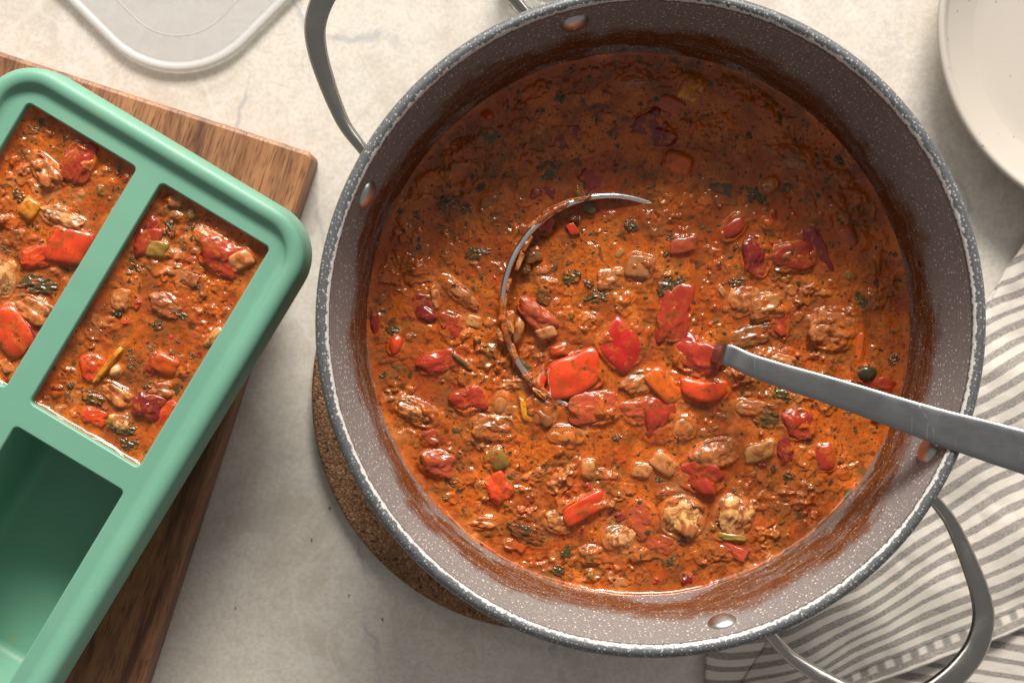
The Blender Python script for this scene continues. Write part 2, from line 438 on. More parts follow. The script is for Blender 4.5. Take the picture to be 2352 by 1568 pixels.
M = dict(counter=m_counter(), wall=m_stone('inside'), rim=m_stone('rim'), outside=m_stone('outside'),
         steel=m_metal('polished_steel', rough=0.20), bowl_steel=m_metal('bowl_steel', (0.80, 0.77, 0.72), 0.22), brushed=m_metal('brushed_steel', (0.27, 0.27, 0.27)),
         dull=m_metal('dull_steel', (0.55, 0.53, 0.50), 0.34), silicone=m_silicone(), wood=m_wood(), cork=m_cork(), lid=m_lid('frosted_plastic', 0.55), lid_panel=m_lid('frosted_film', 0.42), plate=m_plate(), glass=m_glass(),
         towel=m_towel(), broth=m_broth(),
         veg=m_food('wet_vegetable', 150, 0.07, 0.07, 0.17, 0.0), meat=m_food('wet_meat', 230, 0.16, 0.13, 0.20, 0.0, 0.2, 0.85),
         leaf=m_food('wet_leaf', 260, 0.2, 0.09, 0.14, 0.0, -0.6, -0.1))

# ------------------------------------------------------------------ setting: the countertop
me = mesh('countertop', [(-1.5, -1.5, 0), (1.5, -1.5, 0), (1.5, 1.5, 0), (-1.5, 1.5, 0)], [(0, 1, 2, 3)])
tag(link('countertop', me, M['counter'], smooth=False), kind='structure')

# ------------------------------------------------------------------ the pot
RIM_Z = 0.135
SOUP_Z = 0.080
pc = P(1496, 740, RIM_Z); PCX, PCY = pc.x, pc.y
TRIVET_H = 0.010
RO = L(774, RIM_Z)                     # outer radius of the rim
def inner_r(z):                        # inside radius of the wall at height z
    return 0.1238 + (z - SOUP_Z) * (0.1350 - 0.1238) / (RIM_Z - SOUP_Z)
pot = empty('cooking_pot', (PCX, PCY, TRIVET_H))
tag(pot, 'large round pot with speckled grey nonstick coating and steel loop handles', 'pot')
zl = lambda z: z - TRIVET_H
prof = [(0.0, zl(0.016)), (0.085, zl(0.016)), (0.100, zl(0.0175)), (0.108, zl(0.023)), (inner_r(0.035), zl(0.035))]
for i in range(1, 9):
    z = 0.035 + (0.1325 - 0.035) * i / 8
    prof.append((inner_r(z), zl(z)))
me = lathe('inner_wall', prof, 192)
link('inner_wall', me, M['wall'], pot)
prof = [(RO - 0.0022, zl(0.1285)), (RO - 0.0005, zl(0.1305)), (RO, zl(0.1325)), (RO - 0.0008, zl(0.1343)), (RO - 0.0022, zl(0.1352)),
        (RO - 0.0036, zl(0.1354)), (inner_r(0.1325) + 0.0006, zl(0.1346)), (inner_r(0.1325) - 0.0002, zl(0.1337)), (inner_r(0.130) + 0.0002, zl(0.1318))]
link('rim', lathe('rim', prof, 192), M['rim'], pot)
prof = [(0.0, zl(0.0102)), (0.098, zl(0.0102)), (0.106, zl(0.013)), (0.1115, zl(0.022)), (0.120, zl(0.045)), (0.130, zl(0.09)), (RO - 0.0024, zl(0.1283))]
link('outer_wall', lathe('outer_wall', prof, 128), M['outside'], pot)

def polar(phi, r, z):                  # phi: degrees counter-clockwise from +x, seen from above
    return Vector((r * math.cos(R(phi)), r * math.sin(R(phi)), z))
HPX = L(1, 0.126)
def handle_mesh():
    """loop handle along local +x; the ends sink into the wall"""
    zz = lambda z: z - 0.120
    half = [(706, 246, 0.118), (745, 247, 0.119), (800, 244, 0.120), (850, 231, 0.121), (905, 211, 0.123), (965, 184, 0.1255), (1012, 150, 0.1275), (1044, 100, 0.129), (1058, 50, 0.1295), (1062, 0, 0.1297)]
    ww = [5.0, 5.0, 5.6, 6.4, 7.4, 8.4, 9.4, 10.0, 10.4, 10.5]
    pts = [Vector((r * HPX, t * HPX, zz(z))) for r, t, z in half]
    pts += [Vector((r * HPX, -t * HPX, zz(z))) for r, t, z in half[-2::-1]]
    wd = [x / 1000 for x in ww] + [x / 1000 for x in ww[-2::-1]]
    th = [0.0065] * len(wd)
    return sweep('handle', pts, wd, th, n=24, power=2.05, sub=8)
hm = handle_mesh()
for ang in (130, -50):
    h = link('handle', hm, M['steel'], pot, (0, 0, 0.120 - TRIVET_H)); h.rotation_euler = (0, 0, R(ang))
rv = lathe('rivet', [(0.0, 0.0030), (0.0022, 0.0028), (0.0044, 0.0021), (0.0060, 0.0010), (0.0066, -0.0002), (0.0066, -0.0015)], 32)
for u, v in ((1318, 45), (838, 445), (2133, 1032), (1657, 1422)):
    zr = 0.1195
    q = P(u, v, zr); phi = math.atan2(q.y - PCY, q.x - PCX)
    r = inner_r(zr)
    o = link('rivet', rv, M['dull'], pot, (r * math.cos(phi), r * math.sin(phi), zr - TRIVET_H))
    nrm = Vector((-math.cos(phi), -math.sin(phi), 0.20)).normalized()
    o.rotation_euler = nrm.to_track_quat('Z', 'Y').to_euler()

# ------------------------------------------------------------------ cork trivet
tc = P(1256, 908, TRIVET_H)
tr = L(541, TRIVET_H)
prof = [(0.0, 0.0), (tr - 0.001, 0.0), (tr, 0.0012), (tr, TRIVET_H - 0.0018), (tr - 0.0006, TRIVET_H - 0.0005), (tr - 0.002, TRIVET_H), (0.0, TRIVET_H)]
o = link('cork_trivet', lathe('cork_trivet', prof, 160), M['cork'], None, (tc.x, tc.y, 0.0004))
tag(o, 'round brown cork trivet sticking out under the pot', 'trivet')

# ------------------------------------------------------------------ noise on grids
rng = np.random.default_rng(7)
def vnoise(X, Y, cell, seed):
    """smooth value noise in -1..1"""
    r = np.random.default_rng(seed)
    G = r.uniform(-1, 1, (256, 256))
    x = X / cell + 97.3; y = Y / cell + 41.7
    xi = np.floor(x).astype(int); yi = np.floor(y).astype(int)
    fx = x - xi; fy = y - yi
    fx = fx * fx * fx * (fx * (fx * 6 - 15) + 10); fy = fy * fy * fy * (fy * (fy * 6 - 15) + 10)
    g = lambda a, b: G[a % 256, b % 256]
    return (g(xi, yi) * (1-fx) * (1-fy) + g(xi+1, yi) * fx * (1-fy) + g(xi, yi+1) * (1-fx) * fy + g(xi+1, yi+1) * fx * fy)
def fbm(X, Y, cell, seed, oct=3, gain=0.5):
    h = 0; a = 1
    for i in range(oct):
        h = h + a * vnoise(X, Y, cell / 2**i, seed + i * 13); a *= gain
    return h

def grid_object(name, X, Y, Z, keep, tint, mat, parent, origin):
    """height-field mesh from 2-D arrays; keep marks the vertices in use"""
    ny, nx = X.shape
    idx = -np.ones(X.shape, dtype=np.int64)
    quad = keep[:-1, :-1] & keep[1:, :-1] & keep[1:, 1:] & keep[:-1, 1:]
    used = np.zeros_like(keep)
    used[:-1, :-1] |= quad; used[1:, :-1] |= quad; used[1:, 1:] |= quad; used[:-1, 1:] |= quad
    idx[used] = np.arange(used.sum())
    q = np.stack([idx[:-1, :-1][quad], idx[:-1, 1:][quad], idx[1:, 1:][quad], idx[1:, :-1][quad]], 1)
    co = np.stack([X[used] - origin[0], Y[used] - origin[1], Z[used] - origin[2]], 1).astype(np.float32)
    me = bpy.data.meshes.new(name)
    me.vertices.add(len(co)); me.vertices.foreach_set('co', co.ravel())
    me.loops.add(q.size); me.loops.foreach_set('vertex_index', q.astype(np.int32).ravel())
    me.polygons.add(len(q)); me.polygons.foreach_set('loop_start', np.arange(0, q.size, 4, dtype=np.int32))
    me.update(calc_edges=True)
    if tint is not None:
        ca = me.color_attributes.new('tint', 'FLOAT_COLOR', 'POINT')
        ca.data.foreach_set('color', tint[used].astype(np.float32).ravel())
    return link(name, me, mat, parent, (0, 0, 0))

# ------------------------------------------------------------------ food pieces: shared meshes
def ico(sub):
    bm = bmesh.new(); bmesh.ops.create_icosphere(bm, subdivisions=sub, radius=1.0)
    v = [x.co.copy() for x in bm.verts]; f = [tuple(y.index for y in x.verts) for x in bm.faces]
    bm.free(); return v, f
ICO5 = ico(5); ICO4 = ico(4)
def piece_mesh(kind, seed):
    big = kind in ('meat', 'tomato', 'leaf', 'shred')
    V, F = ICO5 if big else ICO4
    off = Vector((seed * 7.13, seed * 3.7, seed * 1.9))
    out = []
    for p in V:
        x, y, z = p
        if kind in ('slab', 'cube'):
            n = 5.0 if kind == 'cube' else 6.0
            k = (abs(x)**n + abs(y)**n + abs(z)**n) ** (-1/n)
            q = Vector((x, y, z)) * k
            q *= 1 + 0.10 * mnoise.noise(q * 1.3 + off) + 0.04 * mnoise.noise(q * 4 + off)
            q.x += 0.16 * q.y * mnoise.noise(off + Vector((3, 1, 0))) * 2; q.y += 0.14 * q.x * mnoise.noise(off + Vector((5, 1, 9))) * 2
            if kind == 'slab': q.z += -0.22 * (q.x * q.x + 0.3 * q.y * q.y) + 0.16 * mnoise.noise(Vector((q.x*1.5, q.y*1.5, 0)) + off)
        elif kind == 'tomato':
            n = 4.0
            k = (abs(x)**n + abs(y)**n + abs(z)**n) ** (-1/n)
            q = Vector((x, y, z)) * k
            d = 0.38 * mnoise.noise(p * 1.2 + off) + 0.10 * (0.5 - abs(mnoise.noise(p * 2.0 + off))) * 2 + 0.05 * mnoise.noise(p * 6 + off) + 0.03 * mnoise.noise(p * 13 + off)
            q *= 0.92 + d
        elif kind == 'meat':
            d = 0.42 * mnoise.noise(p * 1.3 + off) + 0.14 * mnoise.noise(p * 2.4 + off) + 0.13 * mnoise.noise(p * 3.6 + off) + 0.06 * mnoise.noise(p * 6 + off) + 0.03 * mnoise.noise(p * 12 + off)
            n = 3.4; k = (abs(x)**n + abs(y)**n + abs(z)**n) ** (-1/n)
            q = Vector((x, y, z)) * k * (0.95 + d * 0.85)
        elif kind == 'shred':                         # torn cooked meat: soft lump with long fibres
            n = 2.6; k = (abs(x)**n + abs(y)**n + abs(z)**n) ** (-1/n)
            d = 0.34 * mnoise.noise(p * 1.2 + off) + 0.10 * mnoise.noise(Vector((x * 9, y * 2.2, z * 2.2)) + off) + 0.05 * mnoise.noise(Vector((x * 20, y * 4, z * 4)) + off) + 0.05 * mnoise.noise(p * 3.5 + off)
            q = Vector((x, y, z)) * k * (0.95 + d)
        elif kind == 'leaf':
            q = Vector((x, y, z))
            q *= 0.97 + 0.45 * mnoise.noise(Vector((x, y, 0)) * 1.9 + off) + 0.25 * mnoise.noise(Vector((x, y, 0)) * 4 + off)
            q.z = q.z * 0.35 + 0.35 * (0.4 - abs(mnoise.noise(Vector((x, y, 0)) * 2.0 + off))) + 0.10 * mnoise.noise(Vector((x, y, 0)) * 5 + off)
        elif kind == 'wedge':                         # curved slice: convex one side
            n = 3.5
            k = (abs(x)**n + abs(y)**n + abs(z)**n) ** (-1/n)
            q = Vector((x, y, z)) * k
            q *= 1 + 0.06 * mnoise.noise(q * 1.6 + off)
            q.y = q.y * 0.8 - 0.50 * (q.x * q.x - 0.4) * -1.0
        elif kind == 'bay':                           # flat pointed leaf
            wdt = (1 - abs(x)) ** 0.7
            q = Vector((x, y * wdt * 1.15, z * 0.25 * wdt + 0.20 * x * x + 0.10 * abs(y) * 2 * wdt))
        else:                                         # bean / olive: smooth oval
            q = Vector((x, y, z)) * (1 + 0.08 * mnoise.noise(p * 1.4 + off))
            q.y += 0.12 * x * x
        out.append(q)
    me = mesh(kind, out, F)
    me.polygons.foreach_set('use_smooth', np.ones(len(me.polygons), dtype=bool))
    me.materials.append(M['meat'] if kind in ('meat', 'shred') else M['leaf'] if kind in ('leaf', 'bay') else M['veg'])
    return me
PM = {}
def pm(kind, seed):
    seed = seed % {'meat': 6, 'shred': 6, 'tomato': 6, 'leaf': 5, 'slab': 5, 'cube': 4}.get(kind, 2)
    if (kind, seed) not in PM: PM[kind, seed] = piece_mesh(kind, seed + 1)
    return PM[kind, seed]

COL = dict(pepper=(0.62, 0.055, 0.012), redpepper=(0.46, 0.020, 0.012), tomato=(0.37, 0.034, 0.015), darktomato=(0.22, 0.018, 0.016),
           pink=(0.41, 0.066, 0.025), chicken=(0.52, 0.19, 0.055), pale=(0.70, 0.35, 0.14), sausage=(0.34, 0.125, 0.045), onion=(0.50, 0.21, 0.065),
           carrot=(0.60, 0.100, 0.010), yellow=(0.66, 0.25, 0.02), herb=(0.070, 0.054, 0.015), celery=(0.24, 0.15, 0.025), olive=(0.035, 0.032, 0.012),
           brown=(0.20, 0.095, 0.030))
# name of the piece by (kind, colour)
NAME = dict(pepper='pepper_piece', redpepper='pepper_piece', tomato='tomato_piece', darktomato='tomato_piece', pink='tomato_piece', chicken='meat_piece',
            pale='meat_piece', sausage='meat_piece', onion='onion_piece', carrot='carrot_piece', yellow='pepper_piece', herb='herb_leaf', celery='celery_piece',
            olive='vegetable_piece', brown='meat_piece')
CAT = dict(pepper_piece='pepper piece', tomato_piece='tomato piece', chicken_piece='chicken piece', meat_piece='meat piece', onion_piece='onion piece',
           carrot_piece='carrot piece', herb_leaf='leaf', celery_piece='celery piece', vegetable_piece='vegetable piece')

# (kind, colour, u, v, full size along, full size across, turn in degrees clockwise as seen, protrusion mm, label or None)
POT_PIECES = [
 ('slab', 'pepper', 1318, 860, 128, 92, -14, 4.2, 'square orange-red pepper piece inside the ladle bowl near its rim'),
 ('slab', 'redpepper', 1425, 797, 112, 92, 42, 3.4, 'dark red pepper square beside the orange-red square in the ladle'),
 ('wedge', 'pepper', 1618, 893, 112, 66, 2, 4.4, 'curved shiny red tomato wedge just left of the ladle handle end'),
 ('slab', 'carrot', 1524, 886, 92, 50, 48, 3.2, 'bright orange pepper strip touching the curved red tomato wedge'),
 ('tomato', 'tomato', 1597, 820, 110, 84, 32, 4.0, 'diced brownish red tomato at the tip of the ladle handle'),
 ('tomato', 'tomato', 1550, 722, 74, 128, 10, 3.2, 'long folded red tomato strip above the ladle handle tip'),
 ('tomato', 'pink', 1370, 938, 122, 72, -4, 4.2, 'oval pinkish tomato lump just below the ladle bowl'),
 ('bean', 'onion', 1572, 984, 54, 58, -30, 3.2, 'round pale onion piece below the curved red tomato wedge'),
 ('tomato', 'tomato', 1514, 970, 74, 104, 8, 3.4, None),
 ('tomato', 'pink', 1470, 945, 80, 60, -10, 3.4, None),
 ('meat', 'chicken', 1700, 690, 66, 76, 20, 3.6, None),
 ('meat', 'chicken', 1763, 708, 78, 60, -10, 4.4, 'knobbly tan meat piece right of centre, above the handle tip'),
 ('meat', 'chicken', 1910, 762, 104, 84, 15, 4.6, 'rough tan meat lump nearest the right wall above the handle'),
 ('tomato', 'tomato', 1822, 590, 112, 66, -10, 4.0, 'glossy red tomato piece with angular corner, upper right of stew'),
 ('tomato', 'darktomato', 1738, 592, 74, 92, 12, 3.2, 'dark purplish tomato piece left of the angular red tomato'),
 ('tomato', 'darktomato', 1880, 575, 44, 120, -22, 2.0, None),
 ('cube', 'carrot', 1556, 376, 62, 46, 20, 3.6, 'orange carrot cube alone in the shaded upper stew'),
 ('cube', 'yellow', 1590, 204, 52, 62, 25, 1.6, 'ochre yellow pepper piece in shadow near the far wall'),
 ('slab', 'pink', 1540, 240, 62, 40, 28, 1.6, 'pink pepper sliver in shadow beside the ochre pepper piece'),
 ('tomato', 'darktomato', 1500, 300, 112, 96, -30, 2.2, 'dark red ring shaped tomato in the shaded upper stew'),
 ('bay', 'herb', 1654, 414, 92, 50, 55, 2.2, 'flat dark green pointed leaf right of the orange carrot cube'),
 ('leaf', 'herb', 1738, 440, 52, 48, 30, 3.0, None),
 ('bean', 'chicken', 1766, 426, 44, 30, -35, 2.8, None),
 ('bean', 'tomato', 1686, 524, 78, 44, -40, 3.2, 'smooth reddish bean shaped tomato below the flat pointed leaf'),
 ('bean', 'carrot', 1766, 512, 34, 30, 10, 2.6, None),
 ('shred', 'pale', 1570, 1190, 104, 96, 10, 5.0, 'round pale shredded meat lump near the bottom of the stew'),
 ('shred', 'pale', 1686, 1186, 88, 96, 25, 4.8, 'pale meat lump with dark herb, right of the round shredded lump'),
 ('leaf', 'herb', 1660, 1198, 34, 26, 0, 5.2, None),
 ('shred', 'pale', 1420, 1240, 72, 60, 10, 4.0, 'small pale meat lump left of the round shredded lump'),
 ('slab', 'pepper', 1340, 1168, 106, 48, -28, 4.4, 'slanting red pepper strip with pale edge, lower middle of stew'),
 ('tomato', 'pink', 1476, 1196, 66, 92, -28, 3.6, None),
 ('tomato', 'tomato', 1608, 1094, 112, 74, 14, 4.2, 'big red tomato piece with herb flecks below the pale meat'),
 ('shred', 'chicken', 1640, 1046, 116, 70, -20, 5.0, 'pale glistening meat on top of the big red tomato piece'),
 ('slab', 'onion', 1526, 1066, 62, 42, 38, 3.0, None),
 ('slab', 'onion', 1476, 1082, 44, 32, 10, 2.2, None),
 ('slab', 'onion', 1746, 1036, 74, 40, -14, 3.6, 'translucent tan onion slab under the middle of the ladle handle'),
 ('tomato', 'darktomato', 1806, 1036, 40, 62, -15, 2.6, None),
 ('slab', 'tomato', 1896, 1052, 46, 62, -8, 3.0, 'small red pepper rectangle near the lower right wall'),
 ('tomato', 'tomato', 1836, 976, 72, 70, 0, 3.2, None),
 ('olive', 'olive', 1992, 858, 56, 42, 0, 4.2, 'shiny round dark green piece above the handle near the right wall'),
 ('tomato', 'tomato', 2020, 884, 66, 40, 20, 2.2, None),
 ('cube', 'carrot', 1975, 800, 18, 76, 3, 2.4, 'thin upright orange carrot stick by the right wall'),
 ('shred', 'chicken', 958, 950, 104, 50, 24, 4.6, 'ragged tan meat strip near the lower left wall'),
 ('tomato', 'pink', 985, 1006, 48, 38, -20, 3.4, None),
 ('tomato', 'pink', 1004, 1066, 84, 56, 12, 4.0, 'lumpy pink tomato piece closest to the lower left wall'),
 ('tomato', 'tomato', 1080, 920, 74, 66, -25, 3.6, 'round red tomato piece left of the ladle bowl'),
 ('bean', 'onion', 1150, 926, 42, 60, 18, 3.4, None),
 ('cube', 'yellow', 1203, 940, 15, 54, -6, 3.4, 'thin yellow sliver standing just below the ladle rim'),
 ('meat', 'brown', 1136, 986, 104, 62, 5, 3.8, 'olive brown meat lump below the round red tomato'),
 ('meat', 'brown', 1240, 946, 84, 72, 0, 3.6, None),
 ('tomato', 'tomato', 1004, 832, 90, 46, -20, 3.8, None),
 ('cube', 'herb', 1062, 830, 62, 9, 36, 3.4, 'dark green herb sprig lying left of the ladle bowl'),
 ('bean', 'pepper', 908, 792, 34, 54, 15, 3.6, None),
 ('leaf', 'herb', 905, 762, 40, 26, 10, 3.0, None),
 ('bean', 'darktomato', 858, 738, 28, 72, -5, 2.4, None),
 ('tomato', 'darktomato', 966, 706, 96, 66, 0, 2.0, None),
 ('meat', 'chicken', 1000, 680, 24, 60, 0, 3.0, None),
 ('tomato', 'tomato', 1034, 748, 56, 60, 10, 2.8, None),
 ('shred', 'chicken', 1050, 670, 110, 34, 42, 3.0, None),
 ('leaf', 'herb', 1028, 466, 50, 36, 0, 3.6, None),
 ('meat', 'brown', 1140, 464, 70, 74, 30, 2.6, None),
 ('leaf', 'herb', 1096, 578, 60, 36, -20, 3.0, None),
 ('tomato', 'pink', 1232, 728, 104, 50, 38, 4.0, 'orange-pink tomato wedge inside the ladle against its left rim'),
 ('cube', 'onion', 1255, 764, 46, 30, -25, 3.6, None),
 ('bean', 'onion', 1190, 758, 30, 66, 12, 3.2, None),
 ('meat', 'chicken', 1402, 644, 54, 46, 10, 3.4, None),
 ('leaf', 'herb', 1372, 682, 60, 36, -10, 2.8, 'flat dark green leaf in the middle of the ladle bowl'),
 ('leaf', 'herb', 1314, 636, 44, 44, 20, 3.0, None),
 ('leaf', 'herb', 1530, 660, 46, 54, 20, 3.8, None),
 ('slab', 'sausage', 1470, 612, 64, 54, 10, 3.0, None),
 ('slab', 'pink', 1570, 562, 62, 38, -5, 2.8, None),
 ('tomato', 'pepper', 1146, 1122, 54, 62, -30, 3.8, 'small red tomato point at the lower left of the stew'),
 ('slab', 'celery', 1144, 1054, 42, 52, -25, 3.0, 'yellow-green celery piece at the lower left of the stew'),
 ('leaf', 'herb', 1216, 1232, 110, 44, 22, 3.2, 'large dark green crumpled leaf near the lower wall'),
 ('meat', 'chicken', 1286, 1200, 70, 50, 10, 3.6, None),
 ('tomato', 'pink', 1690, 1268, 60, 32, 22, 3.0, None),
 ('slab', 'celery', 1682, 1234, 66, 18, 3, 2.8, None),
 ('tomato', 'pink', 1516, 1250, 56, 40, 20, 2.2, None),
 ('tomato', 'darktomato', 1380, 392, 112, 78, -20, 1.8, None),
 ('leaf', 'herb', 1258, 388, 56, 46, 0, 2.2, None),
 ('meat', 'sausage', 1452, 188, 80, 44, 0, 1.8, None),
 ('meat', 'sausage', 1810, 362, 112, 58, 5, 2.4, None),
 ('slab', 'pink', 1952, 546, 40, 54, -30, 2.4, None),
 ('tomato', 'darktomato', 1300, 310, 64, 40, 0, 1.2, None),
 ('shred', 'chicken', 1300, 1000, 84, 44, 4, 3.8, None),
 ('meat', 'chicken', 1110, 1200, 70, 30, -5, 3.4, None),
 ('meat', 'sausage', 1470, 880, 90, 50, -25, 3.4, None),
 ('leaf', 'herb', 1450, 880, 50, 30, -20, 4.4, None),
 ('meat', 'chicken', 1790, 830, 66, 40, 20, 3.6, None),
 ('meat', 'brown', 1720, 775, 90, 44, -12, 3.6, None),
 ('leaf', 'herb', 1745, 750, 70, 30, -10, 3.4, None),
 ('tomato', 'tomato', 1790, 745, 50, 54, 10, 3.0, None),
 ('leaf', 'herb', 1695, 650, 44, 36, 0, 3.8, None),
 ('leaf', 'herb', 1760, 965, 70, 50, 20, 3.2, None),
 ('meat', 'sausage', 1720, 940, 70, 46, 10, 3.2, None),
]
PZ = 0.0720          # level of the stew in the tray pockets
POCKET_A = [
 ('tomato', 'tomato', 180, 375, 74, 104, 25, 4.0, 'dark red tomato piece at the far end of the left pocket'),
 ('meat', 'chicken', 105, 395, 96, 50, 48, 4.4, 'tan meat strip left of the dark red tomato'),
 ('cube', 'yellow', 66, 480, 42, 48, 32, 4.0, 'yellow pepper cube in the left pocket'),
 ('shred', 'pale', 144, 504, 108, 40, 16, 4.4, 'long pale meat strip in the middle of the left pocket'),
 ('slab', 'pepper', 156, 566, 98, 86, 14, 4.6, 'large bright red pepper square in the left pocket'),
 ('tomato', 'pepper', 90, 590, 86, 44, -10, 4.8, None),
 ('leaf', 'herb', 78, 655, 90, 54, 0, 4.0, 'dark green herb clump in the left pocket'),
 ('meat', 'chicken', 72, 712, 110, 60, 20, 4.2, None),
 ('slab', 'pepper', 24, 760, 120, 80, 55, 4.4, 'red pepper slab at the near end of the left pocket'),
 ('tomato', 'darktomato', 60, 775, 50, 84, -35, 3.4, None),
 ('shred', 'pale', 10, 640, 50, 84, 0, 3.8, None),
 ('leaf', 'herb', 38, 450, 30, 44, -20, 3.0, None),
 ('leaf', 'herb', 34, 815, 60, 36, 20, 2.6, None),
]
POCKET_B = [
 ('tomato', 'tomato', 508, 590, 104, 80, 20, 4.6, 'red tomato chunk in the right pocket under a clear onion sliver'),
 ('slab', 'onion', 552, 596, 60, 44, -30, 4.6, 'clear onion sliver against the side of the right pocket'),
 ('meat', 'chicken', 470, 545, 72, 46, 30, 4.2, None),
 ('tomato', 'tomato', 338, 558, 60, 64, 10, 3.6, None),
 ('slab', 'celery', 360, 572, 50, 40, 10, 3.2, None),
 ('leaf', 'herb', 388, 520, 22, 56, -15, 3.6, 'small upright green leaf at the far end of the right pocket'),
 ('meat', 'sausage', 380, 702, 84, 54, 15, 4.0, None),
 ('leaf', 'herb', 400, 720, 80, 30, 25, 3.6, None),
 ('meat', 'chicken', 275, 694, 48, 56, 0, 4.0, None),
 ('leaf', 'herb', 268, 715, 36, 30, 0, 4.0, None),
 ('cube', 'yellow', 248, 840, 104, 15, -52, 4.0, 'long yellow pepper sliver in the right pocket'),
 ('bean', 'pale', 264, 852, 36, 26, -50, 3.8, 'pale cream onion slice beside the yellow sliver'),
 ('tomato', 'pepper', 208, 848, 56, 62, 10, 3.6, None),
 ('slab', 'carrot', 378, 836, 62, 44, 28, 4.0, None),
 ('tomato', 'tomato', 350, 836, 30, 56, 30, 3.4, None),
 ('tomato', 'darktomato', 340, 934, 66, 56, 20, 3.8, 'dark red tomato piece at the near end of the right pocket'),
 ('tomato', 'pepper', 384, 956, 40, 66, 30, 3.8, None),
 ('meat', 'chicken', 262, 905, 96, 44, 28, 3.8, None),
 ('leaf', 'herb', 210, 912, 56, 36, 15, 3.4, None),
 ('shred', 'pale', 275, 970, 50, 44, 0, 4.0, None),
 ('leaf', 'herb', 280, 985, 60, 30, 10, 3.4, None),
 ('tomato', 'pepper', 215, 958, 54, 34, 20, 3.2, None),
 ('leaf', 'herb', 296, 1022, 50, 38, 15, 3.2, None),
 ('meat', 'chicken', 370, 895, 60, 40, -10, 3.6, None),
 ('leaf', 'herb', 352, 890, 46, 30, 10, 3.6, None),
 ('meat', 'sausage', 430, 640, 60, 40, 10, 3.0, None),
 ('slab', 'onion', 490, 775, 60, 22, -58, 3.6, None),
]

ALLGROUP = {'pot': 'pieces of food in the pot of stew', 'tray': 'pieces of food in the tray portions'}
def place_pieces(lst, zlev, parent, group, seed0):
    """returns footprints (x, y, a, b, cos, sin, colour, power) for shaping the broth round each piece"""
    foot = []
    for i, (kind, colr, u, v, sa, sb, ang, pr, label) in enumerate(lst):
        q = P(u, v, zlev + 0.002)
        if not label and kind in ('meat', 'tomato', 'shred'): pr *= 0.72
        a = L(sa, zlev) / 2; b = L(sb, zlev) / 2; pr = pr * 0.76 / 1000
        c = max(pr * 1.25, 0.55 * min(a, b)) if kind not in ('leaf', 'bay') else max(pr * 1.1, 0.30 * min(a, b))
        if kind in ('slab', 'bay'): c = min(c, 0.0052 if kind == 'slab' else 0.003)
        r_ = random.Random(seed0 + i)
        me = pm(kind, seed0 + i)
        nm = NAME[colr]
        if label and 'onion slice' in label: nm = 'onion_piece'
        if label and 'sprig' in label: nm = 'herb_sprig'
        if label and 'tomato wedge' in label: nm = 'tomato_piece'
        if label and 'pepper strip' in label: nm = 'pepper_piece'
        if label and 'pepper rectangle' in label: nm = 'pepper_piece'
        if label and 'pepper sliver' in label: nm = 'pepper_piece'
        o = bpy.data.objects.new(nm, me); C.objects.link(o)
        o.location = (q.x, q.y, zlev + pr - c * 0.92)
        o.scale = (a, b, c)
        o.rotation_euler = (R(r_.uniform(-6, 6)), R(r_.uniform(-6, 6)), R(-ang))
        j = r_.uniform(0.88, 1.12)
        col = COL[colr]
        o.color = (min(1, col[0] * j), min(1, col[1] * j * r_.uniform(0.9, 1.12)), col[2] * j, 1)
        if label:
            cat = {'bay_leaf': 'leaf', 'garlic_slice': 'garlic', 'herb_sprig': 'herb sprig'}.get(nm) or CAT[nm]
            tag(o, label, cat)
        else:
            o.parent = parent; o.location = Vector(o.location) - Vector(parent.location)
        foot.append((q.x, q.y, a, b, math.cos(R(-ang)), math.sin(R(-ang)), col, 4.0 if kind in ('slab', 'cube') else 1.9 if kind in ('leaf', 'bay') else 2.4, pr))
    return foot

def scatter(n, sampler, zlev, parent, seed, foots, smin=16, smax=44, only=None):
    """small pieces of the stew that nobody hand-placed"""
    r_ = random.Random(seed); out = []; tries = 0
    kinds = [('meat', 'chicken'), ('leaf', 'herb'), ('tomato', 'tomato'), ('tomato', 'darktomato'), ('leaf', 'herb'), ('leaf', 'herb'), ('meat', 'brown'),
             ('slab', 'onion'), ('tomato', 'darktomato'), ('slab', 'pepper'), ('leaf', 'herb'), ('bean', 'carrot'), ('slab', 'celery'), ('shred', 'pale')]
    kinds = only or kinds; lst = []
    while len(lst) < n and tries < n * 40:
        tries += 1
        u, v = sampler(r_)
        sa = r_.uniform(smin, smax) * r_.uniform(0.7, 1.15); sb = sa * r_.uniform(0.5, 0.95)
        q = P(u, v, zlev); rad = L(max(sa, sb), zlev) / 2
        if any((q.x - f[0])**2 + (q.y - f[1])**2 < (rad * 0.6 + max(f[2], f[3]) * 0.75)**2 for f in foots): continue
        k, c = r_.choice(kinds)
        ent = (k, c, u, v, sa, sb, r_.uniform(0, 180), r_.uniform(0.9, 2.8), None)
        lst.append(ent); foots.append((q.x, q.y, L(sa, zlev)/2, L(sb, zlev)/2))
    return lst

